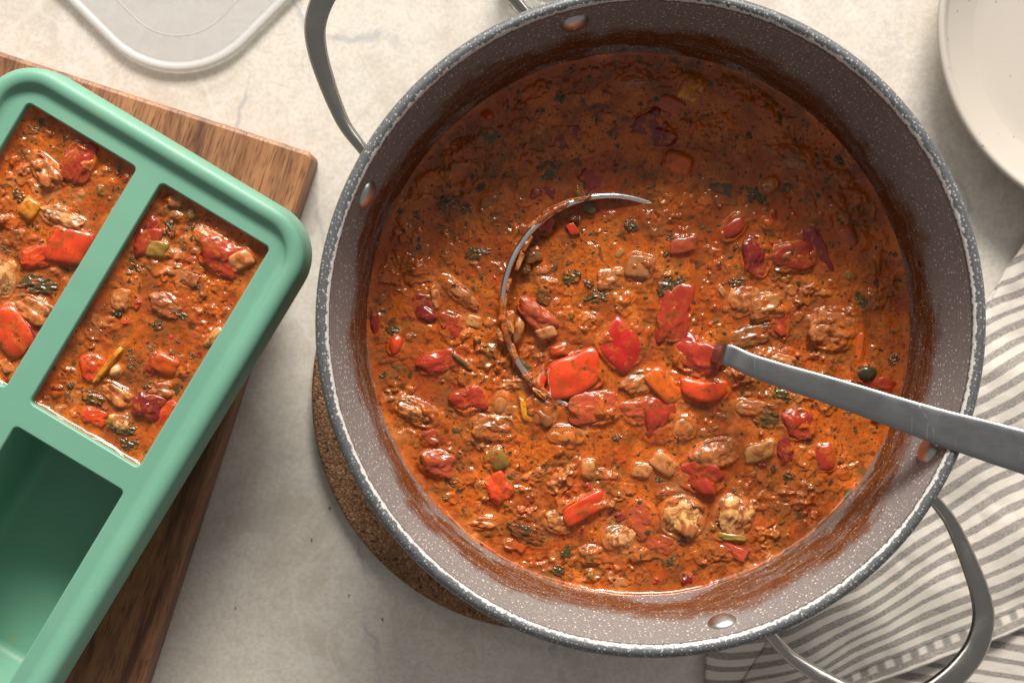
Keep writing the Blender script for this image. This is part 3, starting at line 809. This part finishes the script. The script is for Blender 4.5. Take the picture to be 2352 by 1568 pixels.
def stew_field(X, Y, foots, nl, sampler, seed, zlev, wall, dens=0.9):
    """height above the level and tint for a stew surface"""
    r_ = random.Random(seed)
    H = 0.0007 * fbm(X, Y, 0.030, seed, 2) + 0.00045 * fbm(X, Y, 0.008, seed + 5, 3, 0.55)
    tint = np.zeros(X.shape + (4,)); tint[..., :3] = BROTH
    isl = np.clip(0.66 + 1.15 * fbm(X, Y, 0.017, seed + 191, 2, 0.5), 0.06, 1.0)
    dens = dens * isl
    H += dens * (0.00105 * fbm(X, Y, 0.010, seed + 201, 3, 0.5) + 0.00022 * fbm(X, Y, 0.0050, seed + 211, 2, 0.5))
    for i_, (cn, hh_, th_, kk_) in enumerate((('tomato', 0.0012, 0.36, 0.60), ('darktomato', 0.0008, 0.44, 0.60), ('chicken', 0.0014, 0.38, 0.60), ('herb', 0.0004, 0.30, 0.85), ('brown', 0.0009, 0.34, 0.65), ('pale', 0.0012, 0.52, 0.6))):
        f_ = fbm(X, Y, 0.0105 - 0.0007 * i_, seed + 300 + 17 * i_, 3, 0.5)
        m_ = np.clip((f_ - th_) / 0.24, 0, 1); m_ = m_ * m_ * (3 - 2 * m_)
        H += hh_ * m_ * (0.25 + 0.75 * dens)
        k_ = m_ * kk_ * (0.35 + 0.65 * dens)
        for ch in range(3): tint[..., ch] = tint[..., ch] * (1 - k_) + COL[cn][ch] * k_
        tint[..., 3] = np.maximum(tint[..., 3], k_)
    n1 = fbm(X, Y, 0.0042, seed + 31, 2); n2 = fbm(X, Y, 0.0018, seed + 57, 2, 0.6); n3 = fbm(X, Y, 0.0085, seed + 58, 2, 0.5)
    x0, y0 = X[0, 0], Y[0, 0]; dx = X[0, 1] - X[0, 0]; dy = Y[1, 0] - Y[0, 0]
    cols = [COL[c] for c in ('tomato', 'tomato', 'darktomato', 'herb', 'herb', 'brown', 'tomato', 'sausage', 'darktomato')]
    def window(cx, cy, rad):
        i0 = max(0, int((cy - rad - y0) / dy)); i1 = min(X.shape[0], int((cy + rad - y0) / dy) + 2)
        j0 = max(0, int((cx - rad - x0) / dx)); j1 = min(X.shape[1], int((cx + rad - x0) / dx) + 2)
        return slice(i0, i1), slice(j0, j1)
    for _ in range(nl):                          # soft lumps just under the broth
        u, v = sampler(r_); q = P(u, v, zlev)
        a = r_.uniform(0.0022, 0.0065) * r_.uniform(0.6, 1.2); b = a * r_.uniform(0.5, 1.0); th = r_.uniform(0, math.pi)
        hh = r_.uniform(0.0002, 0.0008) * min(1, a / 0.004)
        si, sj = window(q.x, q.y, max(a, b) * 1.8)
        if si.start >= si.stop or sj.start >= sj.stop: continue
        dX = X[si, sj] - q.x; dY = Y[si, sj] - q.y
        xx = (dX * math.cos(th) + dY * math.sin(th)) / a; yy = (-dX * math.sin(th) + dY * math.cos(th)) / b
        d = np.sqrt(xx * xx + yy * yy) + 0.28 * n1[si, sj]
        m = np.clip((1.2 - d) / 0.55, 0, 1); m = m * m * (3 - 2 * m)
        H[si, sj] += hh * m * (1 + 0.22 * n2[si, sj])
        c = r_.choice(cols); k = m * r_.uniform(0.1, 0.6); c = [0.7 * c_ + 0.3 * b_ for c_, b_ in zip(c, BROTH)]
        al = tint[si, sj, 3]
        for ch in range(3): tint[si, sj, ch] = tint[si, sj, ch] * (1 - k) + c[ch] * k
        tint[si, sj, 3] = np.maximum(al, k)
    for f in foots:                              # the broth climbs up each piece
        x, y, a, b, cs, sn, col, pw, pr = f
        rad = max(a, b) + 0.007
        si, sj = window(x, y, rad)
        if si.start >= si.stop or sj.start >= sj.stop: continue
        dX = X[si, sj] - x; dY = Y[si, sj] - y
        xx = np.abs(dX * cs + dY * sn) / a; yy = np.abs(-dX * sn + dY * cs) / b
        nrm = (xx ** pw + yy ** pw) ** (1 / pw) + 0.06 * n1[si, sj]
        d = (nrm - 0.98) * min(a, b)
        fall = np.exp(-np.clip(d, 0, 1) / 0.0030)
        H[si, sj] *= 1 - 0.55 * fall
        amp = min(pr * 0.72, 0.0024) if pw != 1.9 else 0.0004 * (1 + 0.12 * n1[si, sj])
        add = amp * np.where(d > 0, np.exp(-np.clip(d, 0, 1) / 0.0011), 1 + (0.55 * n1[si, sj] + 0.45 * n3[si, sj]) * np.clip(-d / 0.0015, 0, 1))
        H[si, sj] = np.maximum(H[si, sj], 0) * 0.6 + np.minimum(H[si, sj], 0) + add * (1 - 0.0) - 0.0 if False else np.maximum(H[si, sj] + add * 0.35, add)
        k = np.exp(-np.clip(d, 0, 1) / 0.0012) * 0.45
        for ch in range(3): tint[si, sj, ch] = tint[si, sj, ch] * (1 - k) + col[ch] * k
        tint[si, sj, 3] = np.maximum(tint[si, sj, 3], k)
    G = np.clip((fbm(X, Y, 0.016, seed + 91, 2) + 0.05) * 1.8, 0, 1) * (0.35 + 0.65 * np.clip(tint[..., 3] * 2.5, 0, 1))
    H += 0.00070 * G * (0.2 + 0.8 * isl) * fbm(X, Y, 0.0033, seed + 99, 2, 0.42)
    H += 0.00009 * n2 * (0.10 + np.clip(tint[..., 3] * 2, 0, 1.2))
    H *= np.clip((wall - 0.0006) / 0.0045, 0.0, 1)
    wl = wall + 0.0004 * n3
    H += 0.0024 * np.exp(-np.clip(wl, 0, 1) / 0.0017) * (1 + 0.15 * n3)
    return H, tint

# ------------------------------------------------------------------ the stew in the pot
sc = P(1465, 733, SOUP_Z)
stew = empty('stew', (PCX, PCY, SOUP_Z))
tag(stew, 'chunky orange tomato stew with meat and herbs filling the pot', 'stew')
foots = place_pieces(POT_PIECES, SOUP_Z, stew, ALLGROUP['pot'], 11)
def pot_sampler(r_, bias=True):
    while True:
        a = r_.uniform(0, 2 * math.pi); r = 612 * math.sqrt(r_.random())
        u = 1465 + r * math.cos(a); v = 733 + r * math.sin(a)
        dens = min(1.0, max(0.16, 0.25 + 0.75 * (v - 330) / 520))
        if u > 1800: dens *= 0.6
        if r_.random() < dens: return u, v
fcopy = list(foots)
small = scatter(62, pot_sampler, SOUP_Z, stew, 5, fcopy)
herbs = scatter(60, pot_sampler, SOUP_Z, stew, 15, fcopy, 16, 56, [('leaf', 'herb')])
foots += place_pieces(small, SOUP_Z, stew, ALLGROUP['pot'], 300)
foots += place_pieces(herbs, SOUP_Z, stew, ALLGROUP['pot'], 500)
RS = 0.1262
g = np.arange(-RS, RS + 1e-6, 0.00035)
X, Y = np.meshgrid(PCX + g, PCY + g)
rr = np.sqrt((X - PCX)**2 + (Y - PCY)**2)
VV = 784 - Y * FPX / (CAM_Z - SOUP_Z); UU = 1176 + X * FPX / (CAM_Z - SOUP_Z)
DENS = np.clip((VV - 300 + 160 * fbm(X, Y, 0.03, 5, 2)) / 480, 0.10, 1.0) * np.clip(1.0 - (UU - 1780) / 500, 0.45, 1.0)
DENS = DENS * np.where((X - P(1402, 700, SOUP_Z).x)**2 + (Y - P(1402, 700, SOUP_Z).y)**2 < L(235, SOUP_Z)**2, 0.6, 1.0)
H, tint = stew_field(X, Y, foots, 260, pot_sampler, 21, SOUP_Z, inner_r(SOUP_Z + 0.001) - rr, DENS)
# ladle bowl: broth stands lower inside the raised side of the rim
LC = P(1402, 700, SOUP_Z); LR = L(250, SOUP_Z); LDIR = R(162)
ddx, ddy = X - LC.x, Y - LC.y
lr = np.sqrt(ddx**2 + ddy**2); cosp = (ddx * math.cos(LDIR) + ddy * math.sin(LDIR)) / np.maximum(lr, 1e-6)
lift = np.clip(cosp, 0, 1)
dwall = np.abs(lr - LR)
ins = np.clip((LR - lr) / 0.0006 + 0.5, 0, 1)
H -= 0.0058 * np.sqrt(lift) * ins * np.exp(-np.clip(LR - lr, 0, 1) / 0.013)
H += 0.0011 * np.clip(lift * 4, 0, 1) * np.exp(-np.clip(lr - LR - 0.0006, 0, 1) / 0.0012) * (lr > LR)
keep = rr < RS - 0.0004
grid_object('broth', X, Y, SOUP_Z + H, keep, tint, M['broth'], stew, (PCX, PCY, SOUP_Z))

# chopped herb flecks floating on the broth: too many to count
def flecks(n, sampler, zf, parent, seed):
    r_ = random.Random(seed); bm = bmesh.new()
    for _ in range(n):
        u, v = sampler(r_)
        x, y, z = zf(u, v)
        if z is None: continue
        l = r_.uniform(0.0007, 0.0030) * r_.uniform(0.6, 1.1); wd = l * r_.uniform(0.25, 0.8); th = r_.uniform(0, math.pi)
        c, s = math.cos(th), math.sin(th); bend = r_.uniform(-0.3, 0.3) * wd
        hs = []
        for k in range(6):
            a = k * math.pi / 3
            px, py = l / 2 * math.cos(a), wd / 2 * math.sin(a) + bend * math.cos(a)**2
            hs.append(bm.verts.new((x + px * c - py * s, y + px * s + py * c, z + 0.00005)))
        top = bm.verts.new((x, y, z + 0.0004))
        for k in range(6): bm.faces.new((hs[k], hs[(k+1) % 6], top))
    me = bpy.data.meshes.new('herb_flecks'); bm.to_mesh(me); bm.free()
    t = NT('dark_herb') if 'dark_herb' not in bpy.data.materials else None
    if t: t.bs(Base_Color=t.mix(t.noise(t.pos(), 160, 2), (0.022, 0.018, 0.007), (0.075, 0.055, 0.016)), Roughness=0.35)
    o = link('herb_flecks', me, bpy.data.materials['dark_herb'], parent); o['kind'] = 'stuff'
    return o
def zpot(u, v):
    q = P(u, v, SOUP_Z)
    i = int((q.y - (PCY - RS)) / 0.00035); j = int((q.x - (PCX - RS)) / 0.00035)
    if not (0 <= i < H.shape[0] and 0 <= j < H.shape[1]): return 0, 0, None
    return q.x - PCX, q.y - PCY, H[i, j]
flecks(900, lambda r_: (lambda a, r: (1465 + r * math.cos(a), 733 + r * math.sin(a)))(r_.uniform(0, 6.2832), 605 * math.sqrt(r_.random())), zpot, stew, 3)

# ------------------------------------------------------------------ ladle
ladle = empty('ladle', (LC.x, LC.y, SOUP_Z))
tag(ladle, 'steel ladle sunk in the stew with its flat handle over the rim', 'ladle')
prof = []
for i in range(13):                      # outside, bottom up
    a = R(90 * i / 12); prof.append((LR * math.sin(a), -0.034 * math.cos(a)))
prof += [(LR + 0.0015, 0.0004), (LR + 0.0015, 0.0012), (LR + 0.0004, 0.0019), (LR - 0.0008, 0.0017), (LR - 0.0013, 0.0009)]
for i in range(12, -1, -1):
    a = R(90 * i / 12); prof.append(((LR - 0.0013) * math.sin(a), -0.0325 * math.cos(a)))
bw = link('bowl', lathe('bowl', prof, 128), M['bowl_steel'], ladle, (0, 0, -0.0017))
ax = Vector((-math.sin(LDIR), math.cos(LDIR), 0))
from mathutils import Quaternion
bw.rotation_mode = 'QUATERNION'; bw.rotation_quaternion = Quaternion(ax, R(-8.3))
hp = [(1690, 822, 0.1022), (1725, 838, 0.1048), (1795, 862, 0.1085), (1893, 892, 0.1148), (2000, 927, 0.1215), (2090, 957, 0.1275),
      (2170, 983, 0.1330), (2247, 1006, 0.1382), (2351, 1037, 0.1450), (2480, 1074, 0.1530), (2620, 1106, 0.1610)]
hw = [50, 52, 57, 63, 70, 76, 84, 92, 100, 108, 114]
pts = [P(u, v, z) - Vector(ladle.location) for u, v, z in hp]
wd = [L(wv, z) for wv, (_, _, z) in zip(hw, hp)]
bq = P(1672, 815, 0.1012) - Vector(ladle.location); dn = Vector((-0.95, 0.31, 0))
neck = [bq + dn * 0.0035 + Vector((0, 0, -0.028)), bq + dn * 0.0028 + Vector((0, 0, -0.018)), bq + dn * 0.0022 + Vector((0, 0, -0.008)), bq + dn * 0.0013 + Vector((0, 0, -0.0022)), bq]
pts = neck + pts; wd = [0.0088, 0.0092, 0.0096, 0.0098, 0.0100] + wd
hp = neck + hp
link('handle', sweep('handle', pts, wd, [0.0034] * len(hp), n=28, power=5.0, sub=8), M['brushed'], ladle)
# sauce clinging to the rim of the bowl
for i, (u, v, sa, sb, ang, z) in enumerate([(1172, 742, 20, 44, -5, 0.0048), (1232, 514, 40, 18, -40, 0.0046), (1290, 470, 44, 12, -25, 0.0034), (1180, 812, 14, 36, -20, 0.0040), (1208, 560, 14, 34, 30, 0.0046), (1240, 902, 40, 14, 42, 0.0022), (1158, 700, 12, 50, 4, 0.0052), (1150, 770, 16, 26, -8, 0.0046), (1194, 600, 12, 40, 22, 0.0052), (1330, 459, 50, 11, -8, 0.0030), (1214, 872, 34, 12, 55, 0.0030), (1262, 488, 34, 16, -32, 0.0042), (1166, 655, 12, 26, 12, 0.0052)]):
    q = P(u, v, SOUP_Z + z)
    o = bpy.data.objects.new('sauce_residue', pm('meat', i)); C.objects.link(o); o.parent = ladle
    o.location = (q.x - LC.x, q.y - LC.y, z); o.scale = (L(sa, SOUP_Z)/1.9, L(sb, SOUP_Z)/1.7, 0.0016); o.rotation_euler = (0, 0, R(-ang))
    o.color = (0.5, 0.20, 0.06, 1)

for a0_, a1_, sd_ in ((112, 134, 1), (176, 204, 3), (218, 236, 4)):
    pts = []; wd_ = []
    for k_ in range(13):
        an = R(a0_ + (a1_ - a0_) * k_ / 12); rr_ = LR + 0.0004 * mnoise.noise(Vector((k_ * 0.7, sd_, 0)))
        hh_ = 0.0001 + LR * math.sin(R(8.3)) * math.cos(an - LDIR)
        pts.append(Vector((rr_ * math.cos(an), rr_ * math.sin(an), hh_)))
        wd_.append(max(0.0004, (0.0024 + 0.0022 * mnoise.noise(Vector((k_ * 0.9, sd_ * 5.0, 3.0)))) * min(1, k_ / 2, (12 - k_) / 2) + 0.0003))
    o = link('sauce_film', sweep('sauce_film', pts, wd_, [x * 0.6 for x in wd_], n=12, sub=5), M['meat'], ladle)
    o.color = (0.52, 0.22, 0.07, 1)

# ------------------------------------------------------------------ wooden board
BT = 0.020
BROT = R(-17.9)
bc = P(722, 352, BT)                     # far right corner of the top
bw_, bh_ = 0.30, 0.42
cx = bc + Vector((math.cos(BROT) * -bw_/2 - math.sin(BROT) * -bh_/2, math.sin(BROT) * -bw_/2 + math.cos(BROT) * -bh_/2, 0))
me = loft_rr('cutting_board', bw_, bh_, 0.004, [(-0.001, 0.0), (0, 0.001), (0, BT - 0.0022), (-0.0007, BT - 0.0007), (-0.0022, BT)], True, True, 8)
o = link('cutting_board', me, M['wood'], None, (cx.x, cx.y, 0.0005), smooth=False); o.rotation_euler = (0, 0, BROT)
tag(o, 'rectangular walnut cutting board under the green silicone tray', 'cutting board')

# ------------------------------------------------------------------ green silicone tray
MT = 0.078                                # height of its flat top
TROT = R(-31.0)
def tl(u, v):                             # tray-local metres from local pixels (origin at a pocket corner)
    return u * L(1, MT), -v * L(1, MT)
Cc = P(370, 420, MT)
tx, ty = tl(-33, 619)
to = Cc + Vector((tx * math.cos(TROT) - ty * math.sin(TROT), tx * math.sin(TROT) + ty * math.cos(TROT), 0))
tray = empty('silicone_tray', (to.x, to.y, BT + 0.0006), TROT)
tag(tray, 'mint green silicone freezer tray with four deep rectangular pockets', 'tray')
zb = BT + 0.0006
PW, PH = L(291, MT), L(587, MT)
pxs = [tl(-357 + 145.5 + 33, 0)[0], tl(145.5 + 33, 0)[0]]
pys = [tl(0, 293.5 - 619)[1], tl(0, 651 + 293.5 - 619)[1]]
TW, TH, TR = L(648 + 2 * 92, MT), L(1238 + 2 * 90, MT), 0.024
LIPW = 0.0125
bm = bmesh.new()
def ring(pts, z):
    vs = [bm.verts.new((x, y, z)) for x, y in pts]
    return [bm.edges.new((vs[i], vs[(i+1) % len(vs)])) for i in range(len(vs))]
ed = ring(rrect(TW - 2 * LIPW, TH - 2 * LIPW, TR - LIPW, 10), MT - zb)
for x in pxs:
    for y in pys:
        ed += ring([(a + x, b + y) for a, b in rrect(PW + 0.0016, PH + 0.0016, 0.0030, 10)], MT - zb)
bmesh.ops.triangle_fill(bm, edges=ed, use_beauty=True, normal=(0, 0, 1))
me = bpy.data.meshes.new('flat_top'); bm.to_mesh(me); bm.free()
link('flat_top', me, M['silicone'], tray, smooth=False)
h0 = MT - zb
lip = [(-LIPW, h0 + 0.00001), (-LIPW + 0.0010, h0 + 0.00006), (-LIPW + 0.0020, h0 + 0.00030), (-LIPW + 0.0030, h0 + 0.0007), (-LIPW + 0.0038, h0 + 0.0012)]
for i in range(9):
    a = R(140 - i * 140 / 8)
    lip.append((-0.0046 + 0.0046 * math.cos(a), h0 + 0.0002 + 0.0036 * math.sin(a)))
lip += [(0.0006, h0 - 0.004), (0.0012, h0 - 0.010), (0.0014, h0 - 0.0125), (0.0004, h0 - 0.0135), (-0.001, h0 - 0.0130)]
link('raised_lip', loft_rr('raised_lip', TW, TH, TR, lip, n=14), M['silicone'], tray)
pk = [(0.0008, h0), (0.0003, h0 - 0.0002), (0.00005, h0 - 0.0008), (0, h0 - 0.002), (-0.0008, 0.012), (-0.0020, 0.005), (-0.0045, 0.0022), (-0.0075, 0.0012)]
pocket_mesh = loft_rr('pocket', PW, PH, 0.0022, pk, cap1=True, n=10)
for x in pxs:
    for y in pys: link('pocket', pocket_mesh, M['silicone'], tray, (x, y, 0))
for x in pxs:                              # outer skin of the pockets below the lip
    pass
sk = [(0.0022, h0 - 0.0015), (0.0015, 0.010), (0.0, 0.003), (-0.003, 0.0004)]
skin_mesh = loft_rr('pocket_skin', PW, PH, 0.004, sk, cap1=True, n=8)
for x in pxs:
    for y in pys: link('pocket_skin', skin_mesh, M['silicone'], tray, (x, y, 0))

# ------------------------------------------------------------------ stew portions in two pockets
def local_to_world(x, y):
    return to.x + x * math.cos(TROT) - y * math.sin(TROT), to.y + x * math.sin(TROT) + y * math.cos(TROT)
def portion(px, py, pieces, label, seed, nscat, nl):
    wx, wy = local_to_world(px, py)
    root = empty('stew_portion', (wx, wy, PZ))
    tag(root, label, 'stew', 'stew portions in the green tray')
    fs = place_pieces(pieces, PZ, root, ALLGROUP['tray'], seed)
    k = FPX / (CAM_Z - PZ)
    def smp(r_):
        a = r_.uniform(-0.47, 0.47) * PW; b = r_.uniform(-0.47, 0.47) * PH
        x, y = local_to_world(px + a, py + b)
        return 1176 + x * k, 784 - y * k
    fc = list(fs)
    sm = scatter(nscat, smp, PZ, root, seed, fc, 14, 40)
    hb = scatter(16, smp, PZ, root, seed + 9, fc, 12, 40, [('leaf', 'herb')])
    fs = fs + place_pieces(hb, PZ, root, ALLGROUP['tray'], seed + 700)
    fs = fs + place_pieces(sm, PZ, root, ALLGROUP['tray'], seed + 400)
    rad = 0.5 * math.hypot(PW, PH) + 0.002
    gg = np.arange(-rad, rad, 0.00035)
    X, Y = np.meshgrid(wx + gg, wy + gg)
    lx = (X - wx) * math.cos(-TROT) - (Y - wy) * math.sin(-TROT)
    ly = (X - wx) * math.sin(-TROT) + (Y - wy) * math.cos(-TROT)
    wall = np.minimum(PW / 2 - np.abs(lx), PH / 2 - np.abs(ly))
    H, tint = stew_field(X, Y, fs, nl, smp, seed + 3, PZ, wall)
    grid_object('broth', X, Y, PZ + H, wall > -0.0006, tint, M['broth'], root, (wx, wy, PZ))
    def zf(u, v):
        q = P(u, v, PZ); i = int((q.y - (wy - rad)) / 0.00035); j = int((q.x - (wx - rad)) / 0.00035)
        return q.x - wx, q.y - wy, H[i, j]
    flecks(130, smp, zf, root, seed)
portion(pxs[0], pys[0], POCKET_A, 'tomato stew filling the left pocket, with a red pepper square', 41, 16, 55)
portion(pxs[1], pys[0], POCKET_B, 'tomato stew filling the right pocket, with a yellow pepper sliver', 61, 16, 55)

# ------------------------------------------------------------------ frosted plastic lid
LZ = 0.004
apex = P(408, 256, LZ)
lw, lh = 0.20, 0.20
lrot = R(-45)
r0 = L(222, LZ)
# corner towards local (+x, -y) after turning
cc = apex - Vector((math.cos(lrot) * lw/2 - math.sin(lrot) * -lh/2, math.sin(lrot) * lw/2 + math.cos(lrot) * -lh/2, 0))
lp = [(-0.0008, 0.0003), (0.0, 0.0010), (0.0001, 0.0030), (-0.0005, 0.0039), (-0.0014, 0.0043), (-0.0026, 0.0042), (-0.0036, 0.0038), (-0.0044, 0.0034), (-0.0050, 0.0033),
      (-0.0182, 0.0032), (-0.0184, 0.00345), (-0.0187, 0.0035), (-0.0190, 0.0032)]
root = empty('plastic_lid', (cc.x, cc.y, 0.0004), lrot)
link('rim', loft_rr('rim', lw, lh, r0, lp[:9], n=24), M['lid'], root)
link('panel', loft_rr('panel', lw, lh, r0, lp[8:], cap1=True, n=24), M['lid_panel'], root, smooth=False)
tag(root, 'translucent frosted plastic container lid beyond the cutting board', 'lid')

# ------------------------------------------------------------------ speckled plate
ZP = 0.026
pcn = P(2609, 60, ZP); pr_ = L(455, ZP)
prof = [(0, 0.0), (0.055, 0.0), (0.057, 0.003), (0.070, 0.0045), (pr_ - 0.006, 0.020), (pr_ - 0.0008, 0.0235), (pr_, 0.0248), (pr_ - 0.0006, 0.0258), (pr_ - 0.002, 0.0262), (pr_ - 0.0034, 0.0256),
        (pr_ - 0.0046, 0.0236), (pr_ - 0.0075, 0.0190), (pr_ - 0.013, 0.0125), (pr_ - 0.021, 0.0085), (pr_ - 0.032, 0.0066), (0.03, 0.0058), (0, 0.0058)]
o = link('plate', lathe('plate', prof, 128), M['plate'], None, (pcn.x, pcn.y, 0.0004))
tag(o, 'cream stoneware plate with brown speckles at the right', 'plate')

# ------------------------------------------------------------------ drinking glass peeping out behind the pot
gc = P(1290, -104, 0.03); gr = L(152, 0.03)
prof = [(0, 0), (gr - 0.004, 0), (gr - 0.001, 0.003), (gr, 0.03), (gr - 0.0007, 0.0312), (gr - 0.0020, 0.0306), (gr - 0.0030, 0.006), (gr - 0.006, 0.004), (0, 0.004)]
o = link('glass_dish', lathe('glass_dish', prof, 96), M['glass'], None, (gc.x, gc.y, 0.0004))
tag(o, 'clear glass dish just visible beyond the far rim of the pot', 'dish')

# ------------------------------------------------------------------ striped towel: two layers of cloth
towel = empty('kitchen_towel', P(2150, 1350, 0))
tag(towel, 'cream and grey striped linen kitchen towel lying under the pot handle', 'towel')
TO = Vector(towel.location)
def sstep(x): x = np.clip(x, 0, 1); return x * x * (3 - 2 * x)
def cloth(name, U, V, Zh, SU, SV):
    """U, V: table pixels; Zh: height; SU, SV: stripe coordinates in metres"""
    k = (CAM_Z - 0.006) / FPX
    X = (U - 1176) * k - TO.x; Y = -(V - 784) * k - TO.y
    ny, nx = U.shape
    verts = np.stack([X.ravel(), Y.ravel(), Zh.ravel()], 1)
    faces = [(i*nx + j, i*nx + j + 1, (i+1)*nx + j + 1, (i+1)*nx + j) for i in range(ny - 1) for j in range(nx - 1)]
    faces = [f[::-1] for f in faces]
    me = mesh(name, verts, faces)
    uvl = me.uv_layers.new(name='uv')
    vi = np.zeros(len(me.loops), dtype=np.int32); me.loops.foreach_get('vertex_index', vi)
    uvl.data.foreach_set('uv', np.stack([SU.ravel()[vi], SV.ravel()[vi]], 1).astype(np.float32).ravel())
    o = link(name, me, M['towel'], towel)
    md = o.modifiers.new('thickness', 'SOLIDIFY'); md.thickness = 0.0014; md.offset = -1
    return o
mpp = (CAM_Z - 0.006) / FPX
# lower layer
nv, nu = 130, 170
tt, ss = np.meshgrid(np.linspace(0, 1, nu), np.linspace(0, 1, nv))
Ul = 1632 + (1 - sstep(ss * 1.0)) * 330 * 0.55 + tt * 1250; Vl = 1290 + ss * 560
Ul = 1640 - 18 * np.sin(ss * 3) + np.clip(1495 - Vl, 0, 1e9) * 0.75 + tt * 1250
wav = 26 * np.sin((Ul - 1600) / 88.0 + Vl / 200.0) * np.exp(-((Ul - 1720) / 170.0)**2)
Zl = 0.0035 + 0.0020 * np.sin(Ul / 75.0 + Vl / 60.0) * np.exp(-((Ul - 1720) / 220.0)**2) + 0.0008 * np.sin(Ul / 140.0 - Vl / 90.0)
svl = (-(Vl - 1500) + 0.16 * (Ul - 2100) + wav) * mpp + 0.5
cloth('lower_layer', Ul, Vl, Zl, (Ul - 1600) * mpp, svl)
# upper layer: hem along the line from (2352, 1441) to (2060, 1547)
hd_ = Vector((0.9400, -0.3412)); up_ = Vector((-0.3412, -0.9400))
hO = Vector((2060, 1547))
nb, na = 210, 190
bb, aa = np.meshgrid(np.linspace(0, 1150, nb), np.linspace(0, 1, na), indexing='ij')
# left edge of the upper layer: line from (1742, 1520) to (2370, 540)
A0 = Vector((1700, 1585)); A1 = Vector((2366, 545)); dA = (A1 - A0)
# for each row offset b find s where the row meets the left edge
den = dA.x * hd_.y - dA.y * hd_.x
px_ = hO.x + up_.x * bb; py_ = hO.y + up_.y * bb
s0 = ((A0.x - px_) * dA.y - (A0.y - py_) * dA.x) / (hd_.x * dA.y - hd_.y * dA.x)
s1 = 900.0
ssn = s0 + (s1 - s0) * aa
U = px_ + hd_.x * ssn; V = py_ + hd_.y * ssn
edge_d = (ssn - s0) * 0.62                       # rough distance from the left edge
# folds: a bulge that bends the stripes near the pot, plus softer ripples
bend = 62 * (1 - sstep((edge_d - 20) / 260.0)) * sstep((V - 1080) / 260.0)
U2 = U; V2 = V + 0
sv = bb * mpp + (bend + 9 * np.sin(U / 120.0 + V / 170.0) + 4 * np.sin(U / 47.0 - V / 60.0)) * mpp * sstep(bb / 120.0) - 0.15 * (ssn - 250) * mpp * sstep((bb - 20) / 330.0)
Z = 0.0068 + 0.0030 * np.exp(-((edge_d - 150) / 75.0)**2) * sstep((V - 900) / 300.0) + 0.0019 * np.sin(U / 95.0 + V / 60.0) * sstep(bb / 80.0) + 0.0009 * np.sin(U / 37.0 - V / 52.0) + 0.0008 * fbm(U, V, 70.0, 77, 3)
Z += 0.0045 * np.exp(-((U - 1900) * 0.75 + (V - 1440) * 0.66)**2 / 45.0**2) * sstep((V - 1300) / 120.0)
Z -= 0.0040 * np.exp(-np.clip(edge_d, 0, 1e9) / 14.0)
Z = np.maximum(Z, 0.002)
cloth('upper_layer', U2, V2, Z, ssn * mpp, sv)

# ------------------------------------------------------------------ crumbs
cr = NT('crumb'); cr.bs(Base_Color=(0.09, 0.055, 0.035), Roughness=0.7)
cm = piece_mesh('bean', 3); cm.materials.clear(); cm.materials.append(cr.m)
for u, v, s, lb in ((878, 1421, 6, 'dark crumb on the countertop nearest below the cork trivet'), (757, 1166, 6, 'dark crumb touching the left side of the cork trivet'),
        (716, 1238, 4, 'small dark crumb a little left of the cork trivet'), (541, 1394, 4, 'tiny dark crumb on the countertop nearest the cutting board'),
        (801, 1365, 4, 'tiny dark crumb between the cork trivet and the bottom edge')):
    q = P(u, v, 0.0006)
    o = bpy.data.objects.new('crumb', cm); C.objects.link(o); o.location = (q.x, q.y, 0.0006); o.scale = (L(s, 0)/2.0, L(s, 0)/3.0, 0.0004)
    o.rotation_euler = (0, 0, u)
    tag(o, lb, 'crumb', 'dark crumbs on the countertop')
